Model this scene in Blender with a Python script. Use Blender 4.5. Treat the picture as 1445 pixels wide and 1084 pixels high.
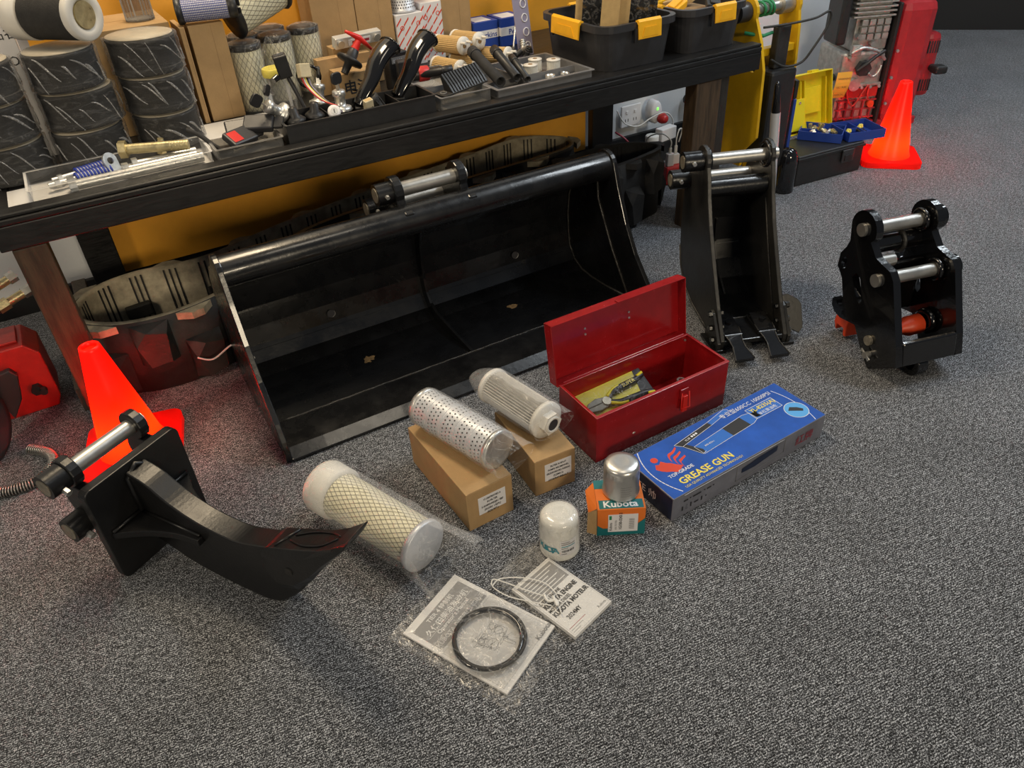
import bpy, bmesh, math, random
from mathutils import Vector, Matrix, noise
from mathutils.geometry import tessellate_polygon
random.seed(7)
for o in list(bpy.data.objects): bpy.data.objects.remove(o)
S = bpy.context.scene
COL = S.collection
pi = math.pi
V = Vector
D = math.radians

# ------------------------------------------------------------------ camera
cam = bpy.data.cameras.new('camera'); camo = bpy.data.objects.new('camera', cam); COL.objects.link(camo)
cam.sensor_width = 36.0; cam.lens = 36.0 * 1069.5 / 1445.0; cam.clip_start = 0.02
pitch, roll, head = 0.6379, -0.0625, 0.496
fw = V((0, math.cos(pitch), -math.sin(pitch))); rt = V((1, 0, 0)); up = rt.cross(fw)
r2 = rt * math.cos(roll) + up * math.sin(roll); u2 = up * math.cos(roll) - rt * math.sin(roll)
RZ = Matrix.Rotation(-head, 3, 'Z')
r2, u2, fw = RZ @ r2, RZ @ u2, RZ @ fw
camo.matrix_world = Matrix(((r2.x, u2.x, -fw.x, 0), (r2.y, u2.y, -fw.y, 0), (r2.z, u2.z, -fw.z, 1.2), (0, 0, 0, 1)))
S.camera = camo
S.view_settings.view_transform = 'Standard'; S.view_settings.look = 'None'
S.view_settings.gamma = 1; S.view_settings.use_curve_mapping = False
S.view_settings.exposure = 0.4

# ------------------------------------------------------------------ world and room lamps
w = bpy.data.worlds.new('room_air'); S.world = w; w.use_nodes = True
w.node_tree.nodes['Background'].inputs[0].default_value = (0.80, 0.88, 1.0, 1)
w.node_tree.nodes['Background'].inputs[1].default_value = 0.09
def lamp(name, loc, target, size, power, col, sy=None):
    l = bpy.data.lights.new(name, 'AREA'); l.energy = power; l.color = col; l.size = size
    if sy: l.shape = 'RECTANGLE'; l.size_y = sy
    o = bpy.data.objects.new(name, l); COL.objects.link(o); o.location = loc
    o.rotation_euler = (V(target) - V(loc)).to_track_quat('-Z', 'Y').to_euler(); return o
lamp('room_lamp', (0.45, 2.30, 2.5), (0.5, 2.0, 0), 0.35, 28, (1.0, 0.80, 0.54), 0.9)
lamp('room_lamp', (0.4, -4.2, 2.2), (0.9, 2.4, 0.2), 1.2, 76, (1.0, 0.84, 0.60), 0.6)  # unseen warm lamp added low behind the camera to light under the bench
lamp('room_lamp', (-2.4, 0.7, 2.4), (0.8, 1.3, 0.1), 0.4, 24, (1.0, 0.84, 0.62), 0.8)
lamp('room_lamp', (0.9, 0.75, 2.6), (0.9, 1.1, 0), 0.5, 4, (1.0, 0.88, 0.70), 0.5)
lamp('room_lamp', (2.6, 0.9, 2.6), (2.5, 1.2, 0), 0.3, 24, (0.88, 0.95, 1.0), 1.3)
lamp('room_lamp', (4.3, 1.6, 2.6), (4.2, 1.6, 0), 0.3, 24, (0.85, 0.94, 1.0), 1.2)

# ------------------------------------------------------------------ materials
MATS = {}
def nodes(name):
    m = bpy.data.materials.new(name); m.use_nodes = True
    nt = m.node_tree; nt.nodes.clear()
    out = nt.nodes.new('ShaderNodeOutputMaterial'); MATS[name] = m
    return m, nt, out
def N(nt, t, **k):
    n = nt.nodes.new(t)
    for a, b in k.items(): setattr(n, a, b)
    return n
def coords(nt):
    return N(nt, 'ShaderNodeTexCoord').outputs['Object']
def noise_tex(nt, scale, detail=4, rough=0.6, co=None):
    n = N(nt, 'ShaderNodeTexNoise'); n.inputs['Scale'].default_value = scale
    n.inputs['Detail'].default_value = detail; n.inputs['Roughness'].default_value = rough
    nt.links.new(co if co else coords(nt), n.inputs['Vector']); return n
def ramp(nt, fac, stops):
    r = N(nt, 'ShaderNodeValToRGB'); e = r.color_ramp.elements
    while len(e) < len(stops): e.new(0.5)
    for k, (p, c) in enumerate(stops):
        e[k].position = p; e[k].color = (*c, 1) if len(c) == 3 else c
    nt.links.new(fac, r.inputs[0]); return r
def srgb(h):
    c = [int(h[i:i + 2], 16) / 255 for i in (0, 2, 4)]
    return tuple(x / 12.92 if x <= 0.04045 else ((x + 0.055) / 1.055) ** 2.4 for x in c)
def mat(name, col, rough=0.5, metal=0.0, var=0.0, vs=25, bump=0.0, bs=200, rvar=0.0, coat=0.0, spec=0.5, stretch=None):
    if isinstance(col, str): col = srgb(col)
    m, nt, out = nodes(name)
    p = N(nt, 'ShaderNodeBsdfPrincipled'); nt.links.new(p.outputs[0], out.inputs[0])
    p.inputs['Roughness'].default_value = rough; p.inputs['Metallic'].default_value = metal
    p.inputs['Specular IOR Level'].default_value = spec; p.inputs['Coat Weight'].default_value = coat
    p.inputs['Base Color'].default_value = (*col, 1)
    co = coords(nt)
    if stretch:
        mp = N(nt, 'ShaderNodeMapping'); mp.inputs['Scale'].default_value = stretch
        nt.links.new(co, mp.inputs[0]); co = mp.outputs[0]
    if var or rvar:
        n = noise_tex(nt, vs, 5, 0.65, co)
    if var:
        a = tuple(max(0, c * (1 - var)) for c in col); b = tuple(min(1, c * (1 + var)) for c in col)
        r = ramp(nt, n.outputs[0], [(0.3, a), (0.7, b)]); nt.links.new(r.outputs[0], p.inputs['Base Color'])
    if rvar:
        r = ramp(nt, n.outputs[0], [(0.3, (max(0.02, rough - rvar),) * 3), (0.7, (min(1, rough + rvar),) * 3)])
        nt.links.new(r.outputs[0], p.inputs['Roughness'])
    if bump:
        n2 = noise_tex(nt, bs, 3, 0.6, co); b = N(nt, 'ShaderNodeBump'); b.inputs['Strength'].default_value = bump
        b.inputs['Distance'].default_value = 0.004
        nt.links.new(n2.outputs[0], b.inputs['Height']); nt.links.new(b.outputs[0], p.inputs['Normal'])
    return m
mat('black_paint', (0.0055, 0.0058, 0.0066), 0.28, 0, 0.3, 14, 0.10, 60, 0.08, coat=0.25)
mat('black_paint_lit', (0.016, 0.0155, 0.0145), 0.36, 0, 0.25, 14, 0.10, 90, 0.08)  # black paint lightened to stand in for light reflected off the bucket sides
mat('hitch_paint', (0.0035, 0.0035, 0.004), 0.16, 0, 0, 14, 0.12, 90, 0, coat=0.5)
mat('ripper_paint', (0.0075, 0.0075, 0.008), 0.34, 0, 0.2, 14, 0.10, 150, 0.05)
mat('weld', (0.035, 0.033, 0.03), 0.30, 0.2, 0.4, 60, 0.7, 160)
mat('steel_pin', (0.50, 0.49, 0.46), 0.36, 0.85, 0.1, 30, 0.02, 90, 0.05)
mat('zinc', (0.60, 0.60, 0.58), 0.36, 0.8, 0.2, 60, 0.1, 200, 0.1)
mat('gold_zinc', (0.62, 0.53, 0.30), 0.36, 0.8, 0.2, 60, 0.1, 200, 0.1)
mat('pin_face', (0.33, 0.30, 0.24), 0.45, 0.7, 0.3, 60, 0.2, 200)
mat('rust', (0.22, 0.13, 0.05), 0.8, 0, 0.4, 90)
mat('cast_alu', (0.50, 0.49, 0.46), 0.42, 0.75, 0.25, 40, 0.3, 200)
mat('black_plastic', (0.018, 0.018, 0.019), 0.42, 0, 0.25, 40, 0.06, 300)
mat('dark_grey_plastic', (0.032, 0.032, 0.035), 0.38, 0, 0.15, 30, 0.05, 300)
mat('grey_plastic', (0.16, 0.16, 0.165), 0.4, 0, 0.15, 30)
mat('black_gloss', (0.008, 0.008, 0.009), 0.1, 0, coat=0.5)
mat('rubber', (0.020, 0.019, 0.018), 0.62, 0, 0.4, 30, 0.2, 160)
mat('rubber_inner_lit', (0.36, 0.31, 0.215), 0.6, 0, 0.4, 25, 0.2, 160)  # dusty tan rubber, lightened to paint in light the lamps do not bring
mat('bench_black', (0.0075, 0.0072, 0.0072), 0.40, 0, 0.3, 20, 0.10, 120, 0.1, stretch=(1, 8, 8))
mat('bench_leg_wood', (0.055, 0.034, 0.018), 0.55, 0, 0.55, 9, 0.2, 60, stretch=(9, 9, 1))
mat('dark_wood', (0.02, 0.017, 0.014), 0.6, 0, 0.5, 14, 0.2, 60, stretch=(9, 9, 1))
mat('grey_wood', (0.075, 0.062, 0.048), 0.7, 0, 0.4, 14, 0.2, 60, stretch=(9, 9, 1))
mat('orange_board', (0.74, 0.34, 0.030), 0.42, 0, 0.10, 6, 0.05, 40)
mat('wall_white', (0.64, 0.66, 0.68), 0.75, 0, 0.04, 6, 0.1, 120)
mat('far_black', (0.008, 0.008, 0.009), 0.6)
mat('cardboard', (0.40, 0.255, 0.115), 0.75, 0, 0.10, 18, 0.10, 200)
mat('cardboard_dark', (0.30, 0.185, 0.085), 0.75, 0, 0.12, 18, 0.10, 200)
mat('label_white', (0.72, 0.71, 0.72), 0.55)
mat('paper', (0.66, 0.65, 0.63), 0.6, 0, 0.04, 15)
mat('ink', (0.02, 0.02, 0.022), 0.6)
mat('ink_grey', (0.20, 0.20, 0.20), 0.6)
mat('ink_mid', (0.25, 0.245, 0.24), 0.6)
mat('red_paint', (0.30, 0.008, 0.010), 0.24, 0, 0.15, 25, 0.05, 60, 0.05, coat=0.25)
mat('red_plastic', (0.62, 0.018, 0.012), 0.35)
mat('engine_red', (0.36, 0.022, 0.028), 0.3, 0, 0.12, 30, 0.04, 60, coat=0.3)
mat('machine_red', (0.42, 0.018, 0.014), 0.4, 0, 0.2, 25, 0.1, 80)
mat('hitch_orange', (0.68, 0.060, 0.014), 0.42, 0, 0.15, 30, 0.1, 90)
mat('tote_yellow', (0.87, 0.44, 0.014), 0.42, 0, 0.06, 30)
mat('arm_yellow', (0.68, 0.40, 0.008), 0.36, 0, 0.12, 12, 0.05, 60)
mat('case_yellow', (0.74, 0.58, 0.012), 0.42, 0, 0.08, 30)
mat('card_yellow', (0.70, 0.60, 0.015), 0.5)
mat('tag_yellow', (0.60, 0.40, 0.04), 0.6)
mat('case_blue', (0.018, 0.055, 0.30), 0.45)
mat('box_blue', (0.014, 0.085, 0.42), 0.32, 0, 0.22, 12)
mat('box_navy', (0.006, 0.014, 0.045), 0.35)
mat('box_side', (0.16, 0.165, 0.20), 0.4, 0, 0.2, 18)
mat('box_midblue', (0.03, 0.15, 0.55), 0.35)
mat('box_lightblue', (0.10, 0.38, 0.78), 0.35)
mat('print_white', (0.75, 0.77, 0.82), 0.4)
mat('print_yellow', (0.80, 0.66, 0.10), 0.4)
mat('print_red', (0.66, 0.06, 0.025), 0.4)
mat('print_darkred', (0.30, 0.03, 0.05), 0.4)
mat('carton_orange', (0.72, 0.17, 0.018), 0.45)
mat('carton_teal', (0.010, 0.155, 0.17), 0.45)
mat('teal_ink', (0.01, 0.26, 0.33), 0.5)
mat('filter_white', (0.72, 0.71, 0.66), 0.22, 0, 0.03, 40, coat=0.5)
mat('filter_silver', (0.62, 0.61, 0.58), 0.33, 0.9, 0.05, 30)
mat('perf_metal', (0.60, 0.62, 0.66), 0.42, 0.35, 0.06, 50)
mat('hole_dark', (0.03, 0.03, 0.035), 0.7)
mat('media_beige', (0.58, 0.50, 0.33), 0.8, 0, 0.1, 60)
mat('media_cream', (0.74, 0.70, 0.52), 0.8, 0, 0.1, 60)
mat('media_white', (0.66, 0.65, 0.60), 0.8, 0, 0.1, 60)
mat('media_tan', (0.52, 0.36, 0.16), 0.75, 0, 0.1, 60)
mat('media_grey', (0.50, 0.49, 0.47), 0.55, 0.2, 0.1, 60)
mat('wire_grey', (0.20, 0.19, 0.16), 0.5, 0.3)
mat('blue_mesh', (0.13, 0.16, 0.42), 0.5)
mat('cap_white', (0.68, 0.66, 0.61), 0.5)
mat('foam_black', (0.024, 0.023, 0.022), 0.85, 0, 0.25, 60, 0.3, 300)
mat('cable_white', (0.70, 0.69, 0.66), 0.5)
mat('wire_red', (0.55, 0.04, 0.03), 0.5)
mat('spring_blue', (0.020, 0.045, 0.34), 0.35)
mat('green_cord', (0.02, 0.22, 0.09), 0.6)
mat('purple_card', (0.30, 0.27, 0.36), 0.5)
mat('jar_yellow', (0.80, 0.68, 0.12), 0.4)
mat('skid_red', (0.55, 0.03, 0.03), 0.4)
mat('aluminium_tube', (0.62, 0.63, 0.66), 0.35, 0.4)
mat('belt_web', (0.025, 0.025, 0.026), 0.85, 0, 0.2, 80, 0.3, 400)
mat('alu_bright', (0.66, 0.65, 0.62), 0.34, 0.45, 0.05, 40)
mat('cap_tan', (0.42, 0.37, 0.28), 0.5, 0, 0.15, 30)
mat('cfg_grey', (0.13, 0.13, 0.13), 0.5)

def carpet_mat():
    m, nt, out = nodes('carpet')
    p = N(nt, 'ShaderNodeBsdfPrincipled'); nt.links.new(p.outputs[0], out.inputs[0])
    p.inputs['Roughness'].default_value = 0.95; p.inputs['Specular IOR Level'].default_value = 0.15
    p.inputs['Sheen Weight'].default_value = 0.15
    co = coords(nt)
    mp = N(nt, 'ShaderNodeMapping'); mp.inputs['Rotation'].default_value = (0, 0, D(38)); mp.inputs['Scale'].default_value = (1, 2.6, 1)
    nt.links.new(co, mp.inputs[0])
    n1 = noise_tex(nt, 210, 2, 0.7, mp.outputs[0]); n2 = noise_tex(nt, 430, 1, 0.5, co); n3 = noise_tex(nt, 5, 3, 0.5, co)
    a = N(nt, 'ShaderNodeMath', operation='MULTIPLY'); a.inputs[1].default_value = 0.5; nt.links.new(n2.outputs[0], a.inputs[0])
    b = N(nt, 'ShaderNodeMath', operation='MULTIPLY_ADD'); b.inputs[1].default_value = 0.5
    nt.links.new(n1.outputs[0], b.inputs[0]); nt.links.new(a.outputs[0], b.inputs[2])
    n4 = noise_tex(nt, 60, 3, 0.7, mp.outputs[0])
    sx = N(nt, 'ShaderNodeSeparateXYZ'); nt.links.new(co, sx.inputs[0])
    ly = N(nt, 'ShaderNodeMath', operation='MULTIPLY_ADD'); ly.inputs[1].default_value = 0.14; nt.links.new(sx.outputs[0], ly.inputs[0]); nt.links.new(sx.outputs[1], ly.inputs[2])
    lw = N(nt, 'ShaderNodeMath', operation='MULTIPLY'); lw.inputs[1].default_value = 2 * pi / 0.0045; nt.links.new(ly.outputs[0], lw.inputs[0])
    ls = N(nt, 'ShaderNodeMath', operation='SINE'); nt.links.new(lw.outputs[0], ls.inputs[0])
    c1 = N(nt, 'ShaderNodeMath', operation='MULTIPLY_ADD'); c1.inputs[1].default_value = 0.030; nt.links.new(ls.outputs[0], c1.inputs[0]); nt.links.new(b.outputs[0], c1.inputs[2])
    c0 = N(nt, 'ShaderNodeMath', operation='SUBTRACT'); c0.inputs[1].default_value = 0.5; nt.links.new(n4.outputs[0], c0.inputs[0])
    c2 = N(nt, 'ShaderNodeMath', operation='MULTIPLY_ADD'); c2.inputs[1].default_value = 0.28; nt.links.new(c0.outputs[0], c2.inputs[0]); nt.links.new(c1.outputs[0], c2.inputs[2])
    r = ramp(nt, c2.outputs[0], [(0.39, (0.006, 0.0062, 0.0070)), (0.47, (0.034, 0.0357, 0.0398)), (0.53, (0.112, 0.118, 0.130)), (0.62, (0.52, 0.54, 0.58))])
    mx = N(nt, 'ShaderNodeMixRGB', blend_type='MULTIPLY'); mx.inputs[0].default_value = 1
    r2 = ramp(nt, n3.outputs[0], [(0.35, (0.86, 0.86, 0.86)), (0.65, (1.05, 1.05, 1.05))])
    nt.links.new(r.outputs[0], mx.inputs[1]); nt.links.new(r2.outputs[0], mx.inputs[2])
    nt.links.new(mx.outputs[0], p.inputs['Base Color'])
    bp = N(nt, 'ShaderNodeBump'); bp.inputs['Strength'].default_value = 0.3; bp.inputs['Distance'].default_value = 0.002
    nt.links.new(b.outputs[0], bp.inputs['Height']); nt.links.new(bp.outputs[0], p.inputs['Normal'])
carpet_mat()

def film_mat(name, base=0.10, wr=0.35, scale=28, tint=(0.97, 0.97, 0.97), rough=0.12, edge=0.55, stretch=None):
    m, nt, out = nodes(name)
    tr = N(nt, 'ShaderNodeBsdfTransparent'); tr.inputs[0].default_value = (*tint, 1)
    p = N(nt, 'ShaderNodeBsdfPrincipled'); p.inputs['Base Color'].default_value = (0.80, 0.80, 0.80, 1)
    p.inputs['Roughness'].default_value = rough; p.inputs['Specular IOR Level'].default_value = 0.8
    co = coords(nt)
    if stretch:
        mp = N(nt, 'ShaderNodeMapping'); mp.inputs['Scale'].default_value = stretch; mp.inputs['Rotation'].default_value = (D(35), D(20), 0); nt.links.new(co, mp.inputs[0]); co = mp.outputs[0]
    n = noise_tex(nt, scale, 3, 0.5, co); n.inputs['Distortion'].default_value = 0.8
    # thin crease lines: the zero crossing of the noise
    s = N(nt, 'ShaderNodeMath', operation='SUBTRACT'); s.inputs[1].default_value = 0.5; nt.links.new(n.outputs[0], s.inputs[0])
    ab = N(nt, 'ShaderNodeMath', operation='ABSOLUTE'); nt.links.new(s.outputs[0], ab.inputs[0])
    r = ramp(nt, ab.outputs[0], [(0.0, (1, 1, 1)), (0.03, (0, 0, 0))])
    fr = N(nt, 'ShaderNodeFresnel'); fr.inputs[0].default_value = 1.35
    a = N(nt, 'ShaderNodeMath', operation='MULTIPLY'); a.inputs[1].default_value = wr; nt.links.new(r.outputs[0], a.inputs[0])
    b = N(nt, 'ShaderNodeMath', operation='MULTIPLY_ADD'); b.inputs[1].default_value = edge; b.inputs[2].default_value = base
    nt.links.new(fr.outputs[0], b.inputs[0])
    c = N(nt, 'ShaderNodeMath', operation='ADD', use_clamp=True); nt.links.new(a.outputs[0], c.inputs[0]); nt.links.new(b.outputs[0], c.inputs[1])
    bp = N(nt, 'ShaderNodeBump'); bp.inputs['Strength'].default_value = 0.6; bp.inputs['Distance'].default_value = 0.006
    nt.links.new(n.outputs[0], bp.inputs['Height']); nt.links.new(bp.outputs[0], p.inputs['Normal'])
    mx = N(nt, 'ShaderNodeMixShader'); nt.links.new(c.outputs[0], mx.inputs[0])
    nt.links.new(tr.outputs[0], mx.inputs[1]); nt.links.new(p.outputs[0], mx.inputs[2]); nt.links.new(mx.outputs[0], out.inputs[0])
film_mat('film', 0.012, 0.11, 30, edge=0.20)
film_mat('film_black_filters', 0.015, 0.05, 13, edge=0.35, stretch=(1.0, 1.0, 3.5), rough=0.16)
film_mat('film_flat', 0.014, 0.16, 40, edge=0.32)
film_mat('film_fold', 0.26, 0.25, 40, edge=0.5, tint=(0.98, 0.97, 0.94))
film_mat('clear_plastic', 0.03, 0.02, 10, rough=0.05, edge=0.9)
film_mat('smoke_plastic', 0.06, 0.03, 10, tint=(0.55, 0.54, 0.52), rough=0.1, edge=0.9)

def cone_mat():
    m, nt, out = nodes('cone_plastic')
    d = N(nt, 'ShaderNodeBsdfPrincipled'); d.inputs['Base Color'].default_value = (0.80, 0.012, 0.006, 1); d.inputs['Roughness'].default_value = 0.35
    d.inputs['Emission Color'].default_value = (1.0, 0.012, 0.006, 1); d.inputs['Emission Strength'].default_value = 0.16
    t = N(nt, 'ShaderNodeBsdfTranslucent'); t.inputs[0].default_value = (1.0, 0.06, 0.010, 1)
    mx = N(nt, 'ShaderNodeMixShader'); mx.inputs[0].default_value = 0.5
    nt.links.new(d.outputs[0], mx.inputs[1]); nt.links.new(t.outputs[0], mx.inputs[2]); nt.links.new(mx.outputs[0], out.inputs[0])
cone_mat()
def emit_mat(name, col, s):
    m, nt, out = nodes(name); e = N(nt, 'ShaderNodeEmission'); e.inputs[0].default_value = (*col, 1); e.inputs[1].default_value = s
    nt.links.new(e.outputs[0], out.inputs[0])
emit_mat('led_green', (0.2, 1.0, 0.1), 1.5)

# ------------------------------------------------------------------ mesh helpers
def frame(a):
    a = a.normalized(); h = V((0, 0, 1)) if abs(a.z) < 0.9 else V((1, 0, 0))
    x = h.cross(a).normalized(); return x, a.cross(x)
def rotz(p, a):
    c, s = math.cos(a), math.sin(a); return (p[0] * c - p[1] * s, p[0] * s + p[1] * c)
class MB:
    def __init__(s): s.v = []; s.f = []; s.sm = []
    def add(s, vs, fs, m=None, sm=False):
        b = len(s.v)
        for p in vs:
            p = V(p); s.v.append(m @ p if m else p)
        for f in fs: s.f.append(tuple(i + b for i in f)); s.sm.append(sm)
        return s
    def box(s, x0, x1, y0, y1, z0, z1, m=None, c=0.0):
        if not c:
            vs = [(x, y, z) for z in (z0, z1) for y in (y0, y1) for x in (x0, x1)]
            return s.add(vs, [(0, 2, 3, 1), (4, 5, 7, 6), (0, 1, 5, 4), (1, 3, 7, 5), (3, 2, 6, 7), (2, 0, 4, 6)], m)
        bm = bmesh.new(); bmesh.ops.create_cube(bm, size=1)
        for q in bm.verts: q.co = V((x0 + (q.co.x + .5) * (x1 - x0), y0 + (q.co.y + .5) * (y1 - y0), z0 + (q.co.z + .5) * (z1 - z0)))
        bmesh.ops.bevel(bm, geom=bm.edges[:], offset=c, segments=2, affect='EDGES', profile=0.5)
        bm.verts.index_update()
        s.add([q.co.copy() for q in bm.verts], [[q.index for q in f.verts] for f in bm.faces], m); bm.free(); return s
    def cyl(s, p0, p1, r0, r1=None, n=20, caps=True, m=None, sm=True):
        p0, p1 = V(p0), V(p1); r1 = r0 if r1 is None else r1; x, y = frame(p1 - p0); vs = []
        for p, r in ((p0, r0), (p1, r1)):
            for k in range(n): t = 2 * pi * k / n; vs.append(p + (x * math.cos(t) + y * math.sin(t)) * r)
        s.add(vs, [(k, (k + 1) % n, n + (k + 1) % n, n + k) for k in range(n)], m, sm)
        if caps: s.add(vs, [tuple(range(n - 1, -1, -1)), tuple(range(n, 2 * n))], m)
        return s
    def lathe(s, prof, n=32, m=None, sm=True, sy=1.0, rf=None):
        vs = []; fs = []
        for i, (r, z) in enumerate(prof):
            for k in range(n):
                t = 2 * pi * k / n; q = rf(i, k, r) if rf else r
                vs.append((q * math.cos(t), q * math.sin(t) * sy, z))
        for i in range(len(prof) - 1):
            for k in range(n):
                a = i * n + k; b = i * n + (k + 1) % n; fs.append((a, b, b + n, a + n))
        s.add(vs, fs, m, sm)
        if prof[0][0] > 1e-5: s.add(vs[:n], [tuple(range(n - 1, -1, -1))], m)
        if prof[-1][0] > 1e-5: s.add(vs[-n:], [tuple(range(n))], m)
        return s
    def prism(s, poly, h0, h1, m=None, holes=()):
        """polygon in local xy extruded along z"""
        if sum(poly[i][0] * poly[(i + 1) % len(poly)][1] - poly[(i + 1) % len(poly)][0] * poly[i][1] for i in range(len(poly))) < 0: poly = poly[::-1]
        n = len(poly); vs = [(x, y, h0) for x, y in poly] + [(x, y, h1) for x, y in poly]
        fs = [(k, (k + 1) % n, n + (k + 1) % n, n + k) for k in range(n)]
        if not holes:
            fs += [tuple(range(n - 1, -1, -1)), tuple(range(n, 2 * n))]; return s.add(vs, fs, m)
        s.add(vs, fs, m)
        loops = [poly] + [list(h) for h in holes]; flat = [p for l in loops for p in l]
        tri = tessellate_polygon([[V((x, y, 0)) for x, y in l] for l in loops])
        a = [(x, y, h1) for x, y in flat]; b = [(x, y, h0) for x, y in flat]; ft = []; fb = []
        for t in tri:
            p, q, r = (V(flat[i]) for i in t)
            if (q - p).cross(r - p) < 0: t = t[::-1]
            ft.append(tuple(t)); fb.append(tuple(t)[::-1])
        s.add(a, ft, m); s.add(b, fb, m)
        for h in holes:
            k = len(h); s.add([(x, y, h0) for x, y in h] + [(x, y, h1) for x, y in h], [(i, k + i, k + (i + 1) % k, (i + 1) % k) for i in range(k)], m)
        return s
    def tube(s, pts, r, n=8, closed=False, m=None, caps=True, rad=None):
        pts = [V(p) for p in pts]; k = len(pts); vs = []; x = None
        for i, p in enumerate(pts):
            a = pts[(i - 1) % k] if (closed or i) else p; b = pts[(i + 1) % k] if (closed or i < k - 1) else p
            t = (b - a).normalized()
            if x is None: x, y = frame(t)
            else:
                x = (x - t * x.dot(t)).normalized(); y = t.cross(x)
            rr = rad[i] if rad else r
            for j in range(n): q = 2 * pi * j / n; vs.append(p + (x * math.cos(q) + y * math.sin(q)) * rr)
        fs = []
        for i in range(k if closed else k - 1):
            for j in range(n):
                a = i * n + j; b = i * n + (j + 1) % n; c = ((i + 1) % k) * n
                fs.append((a, b, c + (j + 1) % n, c + j))
        if caps and not closed: fs += [tuple(range(n - 1, -1, -1)), tuple(range((k - 1) * n, k * n))]
        return s.add(vs, fs, m, True)
    def torus(s, c, axis, R, r, n=32, k=8, m=None):
        x, y = frame(V(axis)); c = V(c)
        return s.tube([c + (x * math.cos(2 * pi * i / n) + y * math.sin(2 * pi * i / n)) * R for i in range(n)], r, k, True, m)
    def hexn(s, p0, p1, r, m=None): return s.cyl(p0, p1, r, n=6, m=m, sm=False)
    def build(s, name, mt, parent=None, bev=0, seg=2, sub=0, loc=None, ang=35):
        me = bpy.data.meshes.new(name); me.from_pydata([tuple(p) for p in s.v], [], s.f)
        me.polygons.foreach_set('use_smooth', s.sm); me.materials.append(MATS[mt]); me.update()
        o = bpy.data.objects.new(name, me); COL.objects.link(o)
        if parent: o.parent = parent
        if loc: o.location = loc
        if bev:
            b = o.modifiers.new('b', 'BEVEL'); b.width = bev; b.segments = seg; b.limit_method = 'ANGLE'; b.angle_limit = D(ang)
        if sub: b = o.modifiers.new('s', 'SUBSURF'); b.levels = sub; b.render_levels = sub
        return o
def tag(o, label=None, cat=None, group=None, kind=None):
    if label: o['label'] = label
    if cat: o['category'] = cat
    if group: o['group'] = group
    if kind: o['kind'] = kind
    return o
def thing(name, label, cat, loc=(0, 0, 0), rot=0.0, group=None):
    o = bpy.data.objects.new(name, None); COL.objects.link(o); o.empty_display_size = 0.05
    o.location = loc; o.rotation_euler = rot if isinstance(rot, (tuple, list)) else (0, 0, rot)
    return tag(o, label, cat, group)
def dup(root, loc=None, rot=None, label=None, group=None):
    r = root.copy(); COL.objects.link(r)
    if loc is not None: r.location = loc
    if rot is not None: r.rotation_euler = rot if isinstance(rot, (tuple, list)) else (0, 0, rot)
    if label: r['label'] = label
    if group: r['group'] = group
    for ch in list(root.children):
        c = ch.copy(); COL.objects.link(c); c.parent = r
        for g in list(ch.children):
            d = g.copy(); COL.objects.link(d); d.parent = c
    return r
def inst(o, mtx, parent=None):
    c = o.copy(); COL.objects.link(c); c.parent = parent if parent else o.parent; c.matrix_local = mtx; return c
def arc(cx, cy, r, a0, a1, n=8): return [(cx + r * math.cos(D(a0 + (a1 - a0) * i / n)), cy + r * math.sin(D(a0 + (a1 - a0) * i / n))) for i in range(n + 1)]
def rrect(x0, x1, y0, y1, r, n=5):
    return arc(x1 - r, y0 + r, r, -90, 0, n) + arc(x1 - r, y1 - r, r, 0, 90, n) + arc(x0 + r, y1 - r, r, 90, 180, n) + arc(x0 + r, y0 + r, r, 180, 270, n)
def basis(o, x, y):
    x = V(x).normalized(); z = x.cross(V(y)).normalized(); y = z.cross(x)
    return Matrix(((x.x, y.x, z.x, o[0]), (x.y, y.y, z.y, o[1]), (x.z, y.z, z.z, o[2]), (0, 0, 0, 1)))
# plane extruded along local X (profile given in y,z)
YZ = Matrix(((0, 0, 1, 0), (1, 0, 0, 0), (0, 1, 0, 0), (0, 0, 0, 1)))
# profile in (x,z) extruded along -y .. use h as y
XZ = Matrix(((1, 0, 0, 0), (0, 0, -1, 0), (0, 1, 0, 0), (0, 0, 0, 1)))
def text(parent, s, o, x, y, size, mt, name='lettering', align='LEFT', sx=1.0, bold=0.0, off=0.0004):
    c = bpy.data.curves.new('t', 'FONT'); c.body = s; c.size = size; c.align_x = align; c.resolution_u = 2; c.offset = bold
    t = bpy.data.objects.new('t', c); COL.objects.link(t); bpy.context.view_layer.update()
    dg = bpy.context.evaluated_depsgraph_get(); me = bpy.data.meshes.new_from_object(t.evaluated_get(dg))
    bpy.data.objects.remove(t); bpy.data.curves.remove(c)
    m = basis(o, x, y)
    m = m @ Matrix.Translation((0, 0, off)) @ Matrix.Diagonal((sx, 1, 1, 1)); me.transform(m)
    me.materials.clear(); me.materials.append(MATS[mt]); me.name = name
    ob = bpy.data.objects.new(name, me); COL.objects.link(ob); ob.parent = parent; return ob
def spline(pts, n=6, closed=False):
    pts = [V(p) for p in pts]; k = len(pts); out = []
    for i in range(k if closed else k - 1):
        g = lambda j: pts[j % k] if closed else pts[max(0, min(k - 1, j))]
        a, b, c, d = g(i - 1), g(i), g(i + 1), g(i + 2)
        for q in range(n):
            t = q / n
            out.append(0.5 * ((2 * b) + (c - a) * t + (2 * a - 5 * b + 4 * c - d) * t * t + (3 * b - a - 3 * c + d) * t ** 3))
    if not closed: out.append(pts[-1])
    return out
def nz(p, s): return noise.noise(V(p) * s)
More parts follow.
